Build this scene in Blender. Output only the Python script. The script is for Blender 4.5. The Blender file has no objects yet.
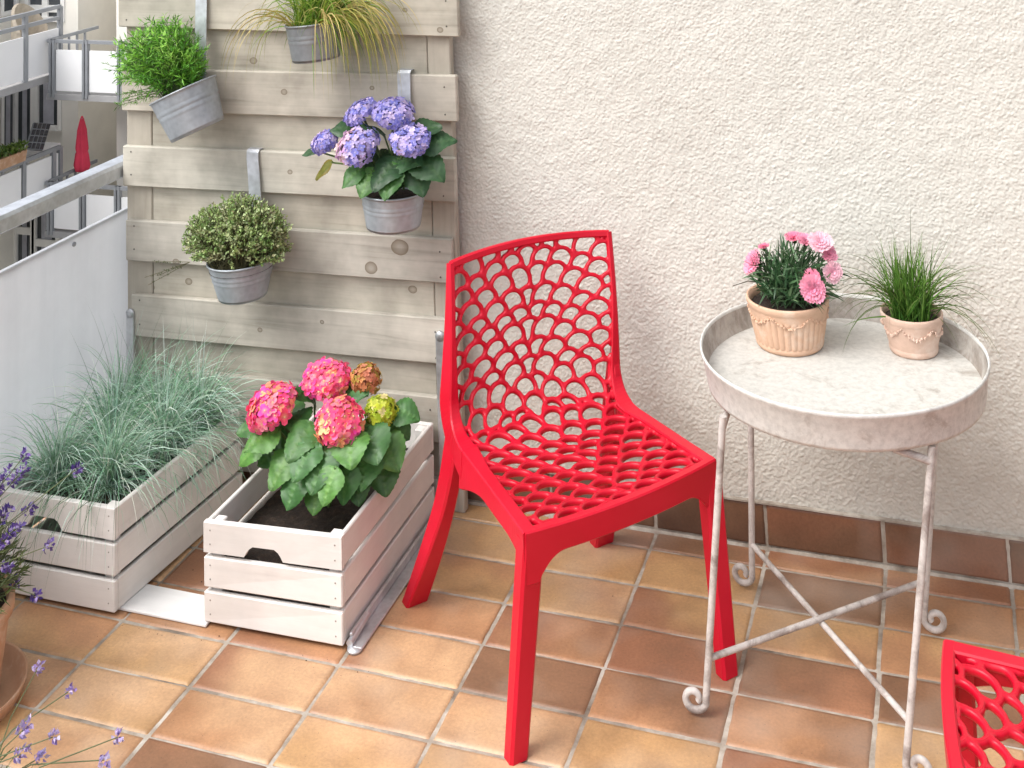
import bpy, math, random
import numpy as np
from mathutils import Vector, Matrix, noise
random.seed(11)
R = math.radians
scene = bpy.context.scene
COL = scene.collection

# ------------------------------------------------------------------ camera
F = 1227.489; PX, PY = 512.0, -323.249
CAM = np.array([1.3773, -3.2580, 1.8299])
MC = np.array([[0.9438941434833058, 0.3279594377911274, -0.038813052722558715],
               [0.07277863212293556, -0.09193210324081123, 0.9931020889616712],
               [-0.32212903719508257, 0.9402080065376217, 0.1106426131213496]])
def ray(x, y): return MC.T @ np.array([(x-PX)/F, -(y-PY)/F, 1.0])
def at_z(x, y, z=0.0):
    d = ray(x, y); return Vector(CAM + (z-CAM[2])/d[2]*d)
def at_y(x, y, Y=0.0):
    d = ray(x, y); return Vector(CAM + (Y-CAM[1])/d[1]*d)
def at_x(x, y, X=0.0):
    d = ray(x, y); return Vector(CAM + (X-CAM[0])/d[0]*d)
cd = bpy.data.cameras.new('camera'); cam = bpy.data.objects.new('camera', cd); COL.objects.link(cam)
cam.matrix_world = Matrix(((MC[0][0], MC[1][0], -MC[2][0], CAM[0]), (MC[0][1], MC[1][1], -MC[2][1], CAM[1]),
                           (MC[0][2], MC[1][2], -MC[2][2], CAM[2]), (0, 0, 0, 1)))
cd.sensor_fit = 'HORIZONTAL'; cd.sensor_width = 36; cd.lens = F*36/1024
cd.shift_x = 0; cd.shift_y = -(384-PY)/1024; cd.clip_start = .05; cd.clip_end = 500
scene.camera = cam

# ------------------------------------------------------------------ helpers
def srgb(r, g, b):
    def c(v):
        v /= 255.0
        return v/12.92 if v <= .04045 else ((v+.055)/1.055)**2.4
    return (c(r), c(g), c(b))
def wm(o):
    m = o.matrix_basis.copy()
    return wm(o.parent) @ m if o.parent else m
def tag(o, label=None, cat=None, group=None, kind=None):
    if label: o['label'] = label
    if cat: o['category'] = cat
    if group: o['group'] = group
    if kind: o['kind'] = kind
    return o
def thing(name, loc, label, cat, group=None, rz=0.0):
    o = bpy.data.objects.new(name, None); COL.objects.link(o)
    o.empty_display_size = .05
    o.location = loc; o.rotation_euler = (0, 0, rz)
    return tag(o, label, cat, group)
def copy_tree(o, parent=None):
    c = o.copy(); COL.objects.link(c)
    if parent: c.parent = parent
    for ch in [x for x in bpy.data.objects if x.parent == o]: copy_tree(ch, c)
    return c
class MB:
    def __init__(s): s.v = []; s.f = []; s.c = []; s.sm = []; s.col = (1, 1, 1)
    def add(s, verts, faces, col=None, smooth=False):
        n = len(s.v); s.v.extend(tuple(q) for q in verts); col = col or s.col
        pv = isinstance(col, list)
        for f in faces: s.f.append(tuple(i+n for i in f)); s.c.append([col[i] for i in f] if pv else [col]*len(f)); s.sm.append(smooth)
    def box(s, a, b, col=None, bev=0.0):
        x0, y0, z0 = [min(p, q) for p, q in zip(a, b)]; x1, y1, z1 = [max(p, q) for p, q in zip(a, b)]
        s.hexa([(x0,y0,z0),(x1,y0,z0),(x1,y1,z0),(x0,y1,z0),(x0,y0,z1),(x1,y0,z1),(x1,y1,z1),(x0,y1,z1)], col, bev)
    def hexa(s, p, col=None, bev=0.0):
        p = [Vector(q) for q in p]
        fs = [(3,2,1,0),(4,5,6,7),(0,1,5,4),(1,2,6,5),(2,3,7,6),(3,0,4,7)]
        if bev <= 0: s.add(p, fs, col); return
        V = []; idx = {}
        nb = {i: [] for i in range(8)}
        for a, b in [(0,1),(1,2),(2,3),(3,0),(4,5),(5,6),(6,7),(7,4),(0,4),(1,5),(2,6),(3,7)]: nb[a].append(b); nb[b].append(a)
        for fi, f in enumerate(fs):
            for i in f:
                q = p[i].copy()
                for j in nb[i]:
                    if j in f:
                        d = p[j]-p[i]; q += d.normalized()*min(bev, d.length*.3)
                idx[(fi, i)] = len(V); V.append(q)
        FA = [[idx[(fi, i)] for i in f] for fi, f in enumerate(fs)]
        for a in range(8):
            for b in nb[a]:
                if b > a:
                    ff = [fi for fi, f in enumerate(fs) if a in f and b in f]
                    FA.append([idx[(ff[0], a)], idx[(ff[0], b)], idx[(ff[1], b)], idx[(ff[1], a)]])
            ff = [fi for fi, f in enumerate(fs) if a in f]
            FA.append([idx[(fi, a)] for fi in ff])
        s.add(V, FA, col)
    def lathe(s, prof, seg=40, M=None, rf=None, col=None, smooth=True):
        V = []; M = M or Matrix()
        for k, (r, z) in enumerate(prof):
            for i in range(seg):
                a = 2*math.pi*i/seg; rr = r*(rf(a, k, z) if rf else 1)
                V.append(M @ Vector((rr*math.cos(a), rr*math.sin(a), z)))
        Fc = [(k*seg+i, k*seg+(i+1) % seg, (k+1)*seg+(i+1) % seg, (k+1)*seg+i) for k in range(len(prof)-1) for i in range(seg)]
        s.add(V, Fc, col, smooth)
    def tube(s, pts, rad, seg=8, col=None, caps=True, flat=None):
        """round tube (or flat bar when flat = (width vector, half width, half thickness))"""
        pts = [Vector(p) for p in pts]; n = len(pts); V = []
        rads = rad if isinstance(rad, (list, tuple)) else [rad]*n
        t0 = (pts[1]-pts[0]).normalized()
        ref = Vector((0,0,1)) if abs(t0.z) < .9 else Vector((1,0,0))
        side = t0.cross(ref).normalized()
        for i, p in enumerate(pts):
            t = (pts[min(i+1, n-1)]-pts[max(i-1, 0)]).normalized()
            side = (side - t*side.dot(t)).normalized(); up = side.cross(t)
            for k in range(seg):
                a = 2*math.pi*k/seg
                V.append(p + (side*math.cos(a) + up*math.sin(a))*rads[i])
        Fc = [(i*seg+k, i*seg+(k+1) % seg, (i+1)*seg+(k+1) % seg, (i+1)*seg+k) for i in range(n-1) for k in range(seg)]
        s.add(V, Fc, col, True)
        if caps: s.add(V[:seg], [tuple(range(seg))[::-1]], col); s.add(V[-seg:], [tuple(range(seg))], col)
    def loft(s, secs, col=None, smooth=False, closed=False):
        """secs: list of equal-length rings"""
        m = len(secs[0]); V = [p for r in secs for p in r]; n = len(secs)
        Fc = [(i*m+k, i*m+(k+1) % m, ((i+1) % n)*m+(k+1) % m, ((i+1) % n)*m+k) for i in range(n if closed else n-1) for k in range(m)]
        if not closed: Fc += [tuple(range(m))[::-1], tuple((n-1)*m+k for k in range(m))]
        s.add(V, Fc, col, smooth)
    def build(s, name, mat, parent=None, fixn=True):
        inv = wm(parent).inverted() if parent else Matrix()
        me = bpy.data.meshes.new(name)
        V = [inv @ Vector(q) for q in s.v] if parent else s.v
        me.from_pydata([tuple(q) for q in V], [], s.f)
        at = me.attributes.new('Col', 'FLOAT_COLOR', 'CORNER')
        at.data.foreach_set('color', np.array([(c[0], c[1], c[2], 1.0) for fc in s.c for c in fc], 'f').ravel())
        me.polygons.foreach_set('use_smooth', s.sm)
        for m in (mat if isinstance(mat, (list, tuple)) else [mat]): me.materials.append(m)
        me.update()
        o = bpy.data.objects.new(name, me); COL.objects.link(o)
        if parent: o.parent = parent
        return o
def rr(a, b): return random.uniform(a, b)
def jit(c, d=.15):
    k = 1+rr(-d, d); return (c[0]*k*(1+rr(-d, d)*.4), c[1]*k, c[2]*k*(1+rr(-d, d)*.4))
def mix(a, b, t): return tuple(x*(1-t)+y*t for x, y in zip(a, b))
def lerp(a, b, t): return a+(b-a)*t
def rand_dir(zmin=-1, zmax=1):
    z = rr(zmin, zmax); a = rr(0, 2*math.pi); q = math.sqrt(max(0, 1-z*z))
    return Vector((q*math.cos(a), q*math.sin(a), z))

def blade(mb, p, d, L, w, droop, col, n=6, tip=None, bow=1.0):
    p = Vector(p); d = Vector(d).normalized()
    side = d.cross(rand_dir()).normalized(); V = []; pts = []
    for i in range(n+1):
        t = i/n; ww = w*(1-t**1.7)*(.6+.4*min(1, t*4)) + w*.04
        side = (side-d*side.dot(d)).normalized()
        V += [p-side*ww/2, p+side*ww/2]; pts.append(p.copy())
        d = (d+Vector((0, 0, -droop/n*(.4+1.2*t)*bow))).normalized(); p = p+d*(L/n)
    cs = [mix(col, tip, i/n) if tip else col for i in range(n+1)]
    mb.add(V, [(2*i, 2*i+1, 2*i+3, 2*i+2) for i in range(n)], [cs[i//2] for i in range(2*n+2)], True)
    return pts
def leaflet(mb, p, d, L, w, col, up=None, fold=.25):
    """small two-faced leaf with a fold along the midrib"""
    d = Vector(d).normalized(); up = up or rand_dir(); s = d.cross(up)
    if s.length < 1e-3: s = d.cross(Vector((1, 0, 0)))
    s.normalize(); nrm = s.cross(d)
    p = Vector(p); a = p+d*L*.45; t = p+d*L - nrm*L*.08
    mb.add([p, a+s*w/2+nrm*w*fold, t, a-s*w/2+nrm*w*fold, a], [(0, 1, 4), (1, 2, 4), (0, 4, 3), (4, 2, 3)], col, True)
def big_leaf(mb, p, d, L, w, col, up=(0, 0, 1), droop=.6, nu=18, nv=8, fold=.18, edge=None):
    """broad ovate pointed leaf with raised midrib, side veins as ridges and fine teeth"""
    p = Vector(p); d = Vector(d).normalized(); up = Vector(up)
    V = []; ph = rr(0, 6)
    for i in range(nu+1):
        t = i/nu
        wd = w*.5*(math.sin(math.pi*min(1, t**.72))**.8)*(1-.12*t) + (.002 if i else 0)
        s = d.cross(up).normalized(); n = s.cross(d).normalized()
        for j in range(nv+1):
            q = j/nv*2-1
            tooth = 1+(.05 if (i % 2) else -.03)*(abs(q) > .9)
            rib = .010*w/.06*math.cos((t*6+abs(q)*1.6)*2*math.pi)*(1-abs(q))*.35
            wave = .05*w*math.sin(t*9+ph+q*2)*abs(q)
            V.append(p+s*(q*wd*tooth)+n*(fold*wd*abs(q)*1.2-.25*wd*q*q + rib + wave))
        d = (d+Vector((0, 0, -droop/nu))).normalized(); p = p+d*(L/nu)
    m = nv+1; CC = []; base = jit(col, .08); k1 = rr(0, 20)
    for i in range(nu+1):
        for j in range(nv+1):
            q = abs(j/nv*2-1); c = base
            vein = max(0, math.cos((i/nu*6+q*1.6)*2*math.pi))**3*(1-q*.5)
            kk = 1+.25*noise.noise(Vector((i*.5+k1, j*.6, k1))); c = tuple(x*kk for x in c)
            c = mix(c, (c[0]*1.9+.012, c[1]*1.55+.012, c[2]*1.6), .55 if q < .2 else .30*vein)
            if edge and q > .6: c = mix(c, edge, .6)
            CC.append(c)
    mb.add(V, [(i*m+j, i*m+j+1, (i+1)*m+j+1, (i+1)*m+j) for i in range(nu) for j in range(nv)], CC, True)

# ------------------------------------------------------------------ materials
def new_mat(name):
    m = bpy.data.materials.new(name); m.use_nodes = True
    nt = m.node_tree; b = nt.nodes['Principled BSDF']
    return m, nt, b
def N(nt, t, **kw):
    n = nt.nodes.new(t)
    for k, v in kw.items():
        if k in n.inputs: n.inputs[k].default_value = v
        else: setattr(n, k, v)
    return n
def ramp(nt, fac, stops):
    r = nt.nodes.new('ShaderNodeValToRGB'); e = r.color_ramp.elements
    while len(e) < len(stops): e.new(.5)
    for k, (p, c) in zip(e, stops): k.position = p; k.color = (c[0], c[1], c[2], 1) if isinstance(c, tuple) else (c, c, c, 1)
    nt.links.new(fac, r.inputs['Fac']); return r.outputs['Color']
def mixc(nt, fac, a, b, mode='MIX'):
    n = nt.nodes.new('ShaderNodeMix'); n.data_type = 'RGBA'; n.blend_type = mode
    for sock, val in ((n.inputs[0], fac), (n.inputs[6], a), (n.inputs[7], b)):
        if hasattr(val, 'links') or isinstance(val, bpy.types.NodeSocket): nt.links.new(val, sock)
        elif isinstance(val, tuple): sock.default_value = (val[0], val[1], val[2], 1)
        else: sock.default_value = val
    return n.outputs[2]
def texco(nt, scale=(1, 1, 1), coord='Object'):
    t = nt.nodes.new('ShaderNodeTexCoord'); mp = nt.nodes.new('ShaderNodeMapping'); mp.inputs['Scale'].default_value = scale
    nt.links.new(t.outputs[coord], mp.inputs['Vector']); return mp.outputs['Vector']
def noise_n(nt, vec, scale, detail=4, rough=.55, dist=0.0):
    n = N(nt, 'ShaderNodeTexNoise', Scale=scale, Detail=detail, Roughness=rough, Distortion=dist)
    nt.links.new(vec, n.inputs['Vector']); return n.outputs['Fac']
def bump(nt, b, h, strength=.3, dist=.002):
    n = N(nt, 'ShaderNodeBump', Strength=strength, Distance=dist); nt.links.new(h, n.inputs['Height']); nt.links.new(n.outputs['Normal'], b.inputs['Normal'])
def attr(nt, name='Col'):
    a = nt.nodes.new('ShaderNodeAttribute'); a.attribute_name = name; return a.outputs['Color']
def plain(name, col, rough=.5, metal=0.0, var=.12, scale=30, bmp=.0, spec=.5):
    m, nt, b = new_mat(name); v = texco(nt)
    n = noise_n(nt, v, scale, 5)
    c = ramp(nt, n, [(.3, tuple(x*(1-var) for x in col)), (.7, tuple(min(1, x*(1+var)) for x in col))])
    nt.links.new(c, b.inputs['Base Color']); b.inputs['Roughness'].default_value = rough; b.inputs['Metallic'].default_value = metal
    b.inputs['Specular IOR Level'].default_value = spec
    if bmp: bump(nt, b, n, bmp, .003)
    return m
def foliage(name, rough=.5, transl=.3, spec=.35):
    m, nt, b = new_mat(name); c = attr(nt)
    v = texco(nt); n = noise_n(nt, v, 60, 3)
    cc = mixc(nt, 1.0, c, ramp(nt, n, [(.3, .8), (.7, 1.15)]), 'MULTIPLY')
    nt.links.new(cc, b.inputs['Base Color']); b.inputs['Roughness'].default_value = rough; b.inputs['Specular IOR Level'].default_value = spec
    t = nt.nodes.new('ShaderNodeBsdfTranslucent'); nt.links.new(cc, t.inputs['Color'])
    ms = nt.nodes.new('ShaderNodeMixShader'); ms.inputs[0].default_value = transl
    nt.links.new(b.outputs[0], ms.inputs[1]); nt.links.new(t.outputs[0], ms.inputs[2])
    nt.links.new(ms.outputs[0], nt.nodes['Material Output'].inputs['Surface'])
    return m
M = {}
def tiles_mat():
    m, nt, b = new_mat('terracotta_tile'); v = texco(nt); c = attr(nt)
    n1 = noise_n(nt, v, 9, 5, .6, .4); n2 = noise_n(nt, v, 140, 4, .7); n3 = noise_n(nt, v, 3.1, 3)
    c = mixc(nt, 1.0, c, ramp(nt, n1, [(.25, (.76, .72, .70)), (.75, (1.18, 1.15, 1.10))]), 'MULTIPLY')
    c = mixc(nt, 1.0, c, ramp(nt, n2, [(.3, .84), (.7, 1.12)]), 'MULTIPLY')
    vo = N(nt, 'ShaderNodeTexVoronoi', Scale=55.0); nt.links.new(v, vo.inputs['Vector'])
    c = mixc(nt, ramp(nt, vo.outputs['Distance'], [(.03, .75), (.075, 0.0)]), c, (.07, .05, .04))
    dust = ramp(nt, n3, [(.50, 0.0), (.72, .24)])
    c = mixc(nt, dust, c, (.55, .50, .44))
    nt.links.new(c, b.inputs['Base Color'])
    r = ramp(nt, n1, [(.3, .34), (.7, .55)]); nt.links.new(r, b.inputs['Roughness'])
    bump(nt, b, n2, .18, .001)
    return m
M['tile'] = tiles_mat()
M['skirt'] = tiles_mat(); M['skirt'].name = 'skirting_tile'
def grout_mat():
    m, nt, b = new_mat('grout'); v = texco(nt); n = noise_n(nt, v, 7, 5, .7); n2 = noise_n(nt, v, 120, 3)
    c = ramp(nt, n, [(.32, (.16, .125, .095)), (.5, (.34, .295, .245)), (.66, (.53, .49, .43))])
    nt.links.new(c, b.inputs['Base Color']); b.inputs['Roughness'].default_value = .9; bump(nt, b, n2, .6, .002); return m
M['grout'] = grout_mat()
def stucco_mat():
    m, nt, b = new_mat('roughcast_render'); v = texco(nt); n = noise_n(nt, v, 2.2, 5); n2 = noise_n(nt, v, 260, 4, .65); n3 = noise_n(nt, v, 45, 3)
    c = ramp(nt, n, [(.3, (.575, .562, .512)), (.7, (.635, .622, .572))])
    c = mixc(nt, 1.0, c, ramp(nt, n3, [(.3, .95), (.7, 1.04)]), 'MULTIPLY')
    # shade low on the wall painted in with a noisy edge, and a few faint runs
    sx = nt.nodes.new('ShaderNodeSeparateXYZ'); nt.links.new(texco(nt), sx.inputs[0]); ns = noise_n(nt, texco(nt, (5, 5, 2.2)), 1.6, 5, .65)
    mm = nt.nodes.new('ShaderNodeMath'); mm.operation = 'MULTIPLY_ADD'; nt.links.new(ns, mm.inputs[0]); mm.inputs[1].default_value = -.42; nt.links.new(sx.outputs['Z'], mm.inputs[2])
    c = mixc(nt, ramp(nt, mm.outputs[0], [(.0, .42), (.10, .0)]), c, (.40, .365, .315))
    run = noise_n(nt, texco(nt, (9, 9, .5)), 1.0, 4, .6); c = mixc(nt, ramp(nt, run, [(.58, 0.0), (.8, .22)]), c, (.52, .49, .44))
    nt.links.new(c, b.inputs['Base Color']); b.inputs['Roughness'].default_value = .95; b.inputs['Specular IOR Level'].default_value = .15
    bump(nt, b, n2, .5, .0015); return m
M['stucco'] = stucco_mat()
def wood_mat(name, lo, hi, grain=(2.2, 30, 55), gv=.35, knots=(), rough=.8, axis='x', loc=(0, 0, 0)):
    m, nt, b = new_mat(name)
    sc = grain if axis == 'x' else (grain[1], grain[0], grain[2])
    v = texco(nt, sc); v0 = texco(nt); c0 = attr(nt)
    # shift the grain from board to board with the per-board colour
    add = nt.nodes.new('ShaderNodeVectorMath'); add.operation = 'MULTIPLY_ADD'
    nt.links.new(c0, add.inputs[0]); add.inputs[1].default_value = (37, 91, 53); nt.links.new(v, add.inputs[2]); v = add.outputs[0]
    n1 = noise_n(nt, v, 1.0, 6, .62, .6); n2 = noise_n(nt, v0, 6, 4, .6); n3 = noise_n(nt, v, 4.0, 3, .5)
    c = ramp(nt, n1, [(.22, lo), (.42, mix(lo, hi, .62)), (.75, hi)])
    c = mixc(nt, gv, c, ramp(nt, n2, [(.3, tuple(x*.72 for x in lo)), (.7, tuple(min(1, x*1.1) for x in hi))]))
    c = mixc(nt, 1.0, c, c0, 'MULTIPLY')
    for kp, kr in knots:      # knots of the boards, dark rings with a pale heart
        mp = texco(nt, (1/kr, .02/kr, 1.25/kr)); vm = nt.nodes.new('ShaderNodeVectorMath'); vm.operation = 'DISTANCE'
        nt.links.new(mp, vm.inputs[0]); vm.inputs[1].default_value = ((kp.x-loc[0])/kr, (kp.y-loc[1])*.02/kr, (kp.z-loc[2])*1.25/kr)
        ad = nt.nodes.new('ShaderNodeMath'); ad.operation = 'MULTIPLY_ADD'; nt.links.new(n2, ad.inputs[0]); ad.inputs[1].default_value = .8; nt.links.new(vm.outputs['Value'], ad.inputs[2])
        k = ramp(nt, ad.outputs[0], [(.55, .30), (.85, .62), (1.0, .85), (1.12, .35), (1.9, 0.0)])
        c = mixc(nt, k, c, (lo[0]*.72, lo[1]*.58, lo[2]*.45))
    nt.links.new(c, b.inputs['Base Color']); b.inputs['Roughness'].default_value = rough; b.inputs['Specular IOR Level'].default_value = .25
    bump(nt, b, n1, .35, .0015); return m
KN = [((400, 247), .029), ((371, 268), .022), ((410, 292), .013), ((284, 92), .010), ((372, 88), .009), ((440, 30), .011), ((322, 322), .009), ((260, 330), .008), ((176, 262), .012), ((290, 172), .009), ((350, 175), .008), ((185, 284), .013), ((148, 290), .010), ((405, 10), .008), ((250, 62), .012), ((215, 225), .008)]
M['wood'] = wood_mat('weathered_wood', (.215, .20, .165), (.63, .60, .525), knots=[(at_y(q[0], q[1], -.07), r_*1.55) for q, r_ in KN], gv=.48, loc=(-.45, -.04, 0))
M['post'] = wood_mat('weathered_post', (.29, .27, .23), (.60, .57, .50), grain=(30, 30, 2.2))
M['crate'] = wood_mat('whitewashed_wood', (.62, .58, .55), (.80, .77, .74), gv=.3, grain=(3, 40, 40))
M['crate_y'] = wood_mat('whitewashed_wood_along', (.60, .56, .53), (.78, .75, .715), gv=.3, grain=(3, 40, 40), axis='y')
M['plank'] = wood_mat('white_plank', (.68, .67, .66), (.82, .81, .80), gv=.2)
def zinc(name, col=(.46, .47, .49), metal=.75):
    m, nt, b = new_mat(name); v = texco(nt)
    vo = N(nt, 'ShaderNodeTexVoronoi', Scale=70.0); nt.links.new(v, vo.inputs['Vector'])
    n = noise_n(nt, v, 14, 5, .65)
    c = ramp(nt, n, [(.25, tuple(x*.72 for x in col)), (.55, col), (.8, tuple(x*1.25 for x in col))])
    c = mixc(nt, 1.0, c, ramp(nt, vo.outputs['Distance'], [(.1, .94), (.7, 1.05)]), 'MULTIPLY')
    nt.links.new(c, b.inputs['Base Color']); b.inputs['Metallic'].default_value = metal
    nt.links.new(ramp(nt, n, [(.3, .38), (.7, .56)]), b.inputs['Roughness']); return m
M['zinc'] = zinc('galvanised_zinc', (.38, .415, .45), .35); M['galv'] = zinc('galvanised_steel', (.60, .61, .63), .7)
M['darkzinc'] = zinc('dull_zinc', (.27, .285, .30), .35)
M['steel'] = zinc('brushed_steel', (.62, .645, .69), .8)
def red_mat():
    m, nt, b = new_mat('red_plastic'); v = texco(nt); n = noise_n(nt, v, 160, 3); n2 = noise_n(nt, v, 5, 3)
    c = ramp(nt, n2, [(.3, (.49, .0042, .019)), (.7, (.57, .0068, .028))]); nt.links.new(c, b.inputs['Base Color'])
    nt.links.new(ramp(nt, n2, [(.3, .27), (.7, .42)]), b.inputs['Roughness']); b.inputs['Specular IOR Level'].default_value = .3
    bump(nt, b, n, .06, .0005); return m
M['red'] = red_mat()
def shabby(name, white=(.68, .655, .62), under=(.24, .20, .165), amt=.5):
    m, nt, b = new_mat(name); v = texco(nt)
    n = noise_n(nt, v, 11, 8, .68, .8); n2 = noise_n(nt, v, 70, 5, .7); n3 = noise_n(nt, v, 3, 3)
    k = ramp(nt, n, [(amt+.06, 0.0), (amt+.15, .55), (amt+.24, .9)])
    c = mixc(nt, k, mixc(nt, ramp(nt, n3, [(.35, 0.0), (.7, .5)]), white, tuple(x*.86 for x in white)), under)
    c = mixc(nt, 1.0, c, ramp(nt, n2, [(.28, .78), (.6, 1.04)]), 'MULTIPLY')
    nt.links.new(c, b.inputs['Base Color']); b.inputs['Roughness'].default_value = .7; bump(nt, b, n2, .25, .001); return m
M['tray'] = shabby('chipped_white_paint', (.54, .525, .49), (.32, .285, .245), amt=.49); M['rim'] = shabby('worn_grey_paint', (.60, .59, .56), (.34, .30, .265), .49)
M['leg'] = shabby('chipped_leg_paint', (.54, .50, .47), (.22, .175, .155), .41)
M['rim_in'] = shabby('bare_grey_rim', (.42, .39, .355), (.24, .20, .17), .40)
def terra(name, col, pale):
    m, nt, b = new_mat(name); v = texco(nt); n = noise_n(nt, v, 16, 6, .65); n2 = noise_n(nt, v, 130, 3)
    c = ramp(nt, n, [(.3, tuple(x*.85 for x in col)), (.52, col), (.72, pale)])
    nt.links.new(c, b.inputs['Base Color']); b.inputs['Roughness'].default_value = .85; bump(nt, b, n2, .25, .001); return m
M['terra'] = terra('peach_terracotta', (.62, .40, .275), (.70, .55, .44))
M['terra_pink'] = terra('pink_terracotta', (.60, .42, .33), (.70, .58, .50))
M['terra_old'] = terra('old_terracotta', (.52, .30, .18), (.64, .48, .36))
def soil_mat():
    m, nt, b = new_mat('soil'); v = texco(nt); n = noise_n(nt, v, 60, 6, .7)
    c = ramp(nt, n, [(.3, (.012, .008, .006)), (.55, (.035, .022, .015)), (.75, (.09, .055, .035))]); nt.links.new(c, b.inputs['Base Color'])
    b.inputs['Roughness'].default_value = .95; bump(nt, b, n, 1.0, .01); return m
M['soil'] = soil_mat()
M['leaf'] = foliage('leaf', .42, .25, .45); M['grassleaf'] = foliage('grass_blade', .5, .3); M['petal'] = foliage('petal', .6, .35, .2)
def panel_mat():
    m, nt, b = new_mat('balcony_panel'); v = texco(nt, (1, 9, .5)); n = noise_n(nt, v, 1.2, 4); v2 = texco(nt); n2 = noise_n(nt, v2, 5, 5, .65)
    c = ramp(nt, n, [(.25, (.66, .68, .715)), (.75, (.76, .78, .81))]); c = mixc(nt, 1.0, c, ramp(nt, n2, [(.3, .93), (.7, 1.03)]), 'MULTIPLY')
    nt.links.new(c, b.inputs['Base Color']); b.inputs['Roughness'].default_value = .45; bump(nt, b, n, .3, .01)
    t = nt.nodes.new('ShaderNodeBsdfTranslucent'); nt.links.new(c, t.inputs['Color']); ms = nt.nodes.new('ShaderNodeMixShader'); ms.inputs[0].default_value = .32
    nt.links.new(b.outputs[0], ms.inputs[1]); nt.links.new(t.outputs[0], ms.inputs[2]); nt.links.new(ms.outputs[0], nt.nodes['Material Output'].inputs['Surface']); return m
M['panel'] = panel_mat()
M['bwall'] = plain('facade_cream', (.86, .83, .76), .9, 0, .06, 2); M['btaupe'] = plain('facade_taupe', (.56, .52, .46), .9, 0, .08, 2)
M['bwhite'] = plain('white_panel', (.90, .90, .91), .5, 0, .03, 1.5); M['brail'] = plain('grey_rail', (.33, .345, .37), .5, .3, .08, 4)
M['bslab'] = plain('slab_grey', (.36, .355, .36), .85, 0, .1, 3); M['bframe'] = plain('window_frame_white', (.86, .85, .82), .5, 0, .04, 4)
M['curtain'] = plain('grey_curtain', (.52, .52, .56), .8, 0, .15, 5)
def glass_mat():
    m, nt, b = new_mat('window_glass'); v = texco(nt); n = noise_n(nt, v, .8, 3)
    nt.links.new(ramp(nt, n, [(.35, (.035, .04, .045)), (.7, (.11, .12, .13))]), b.inputs['Base Color']); b.inputs['Roughness'].default_value = .08; return m
M['glass'] = glass_mat()
M['parasol'] = plain('pinkish_red_cloth', (.85, .06, .12), .8, 0, .1, 5)
M['navy'] = plain('solar_cell', (.012, .016, .035), .25, 0, .2, 6); M['dark'] = plain('dark_metal', (.035, .035, .04), .5, 0, .2, 6)
M['ground'] = plain('courtyard_ground', (.22, .21, .19), .95, 0, .2, .4)
M['beige'] = plain('beige_wicker', (.45, .39, .31), .8, 0, .15, 12)

# ------------------------------------------------------------------ floor
PEACH = srgb(212, 174, 136); OCHRE = srgb(194, 156, 110); ORANGE = srgb(182, 136, 100); REDB = srgb(154, 106, 80); BROWN = srgb(132, 97, 74); DARK = srgb(108, 79, 62)
DULL = .84
TW, TH, TD = .28, .14752, .07452
tone = {(1,1):(OCHRE,ORANGE),(1,2):(OCHRE,PEACH),(1,3):(REDB,ORANGE),(1,4):(BROWN,DARK),(1,5):(PEACH,ORANGE),(1,6):(PEACH,OCHRE),(1,0):(BROWN,REDB),
 (2,0):(BROWN,REDB),(2,1):(OCHRE,ORANGE),(2,2):(OCHRE,REDB),(2,3):(REDB,BROWN),(2,4):(BROWN,ORANGE),(2,5):(OCHRE,BROWN),(2,6):(OCHRE,ORANGE),
 (3,0):(REDB,ORANGE),(3,1):(BROWN,DARK),(3,2):(OCHRE,ORANGE),(3,3):(BROWN,REDB),(3,4):(ORANGE,BROWN),(3,5):(REDB,ORANGE),
 (4,0):(REDB,ORANGE),(4,1):(ORANGE,BROWN),(4,2):(ORANGE,OCHRE),(4,3):(BROWN,REDB),(4,4):(OCHRE,PEACH),(5,0):(ORANGE,REDB),(5,1):(ORANGE,OCHRE),
 (0,1):(OCHRE,ORANGE),(0,2):(OCHRE,ORANGE),(0,3):(PEACH,ORANGE),(0,4):(PEACH,REDB),(0,5):(PEACH,REDB),(0,6):(PEACH,OCHRE),
 (-1,5):(PEACH,REDB),(-1,6):(PEACH,ORANGE),(-1,7):(BROWN,REDB),(-2,5):(PEACH,OCHRE),(-2,6):(PEACH,OCHRE),(-2,7):(PEACH,ORANGE),(-2,4):(ORANGE,REDB),(-1,4):(ORANGE,REDB),(-3,5):(ORANGE,OCHRE),(-3,6):(PEACH,ORANGE)}
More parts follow.
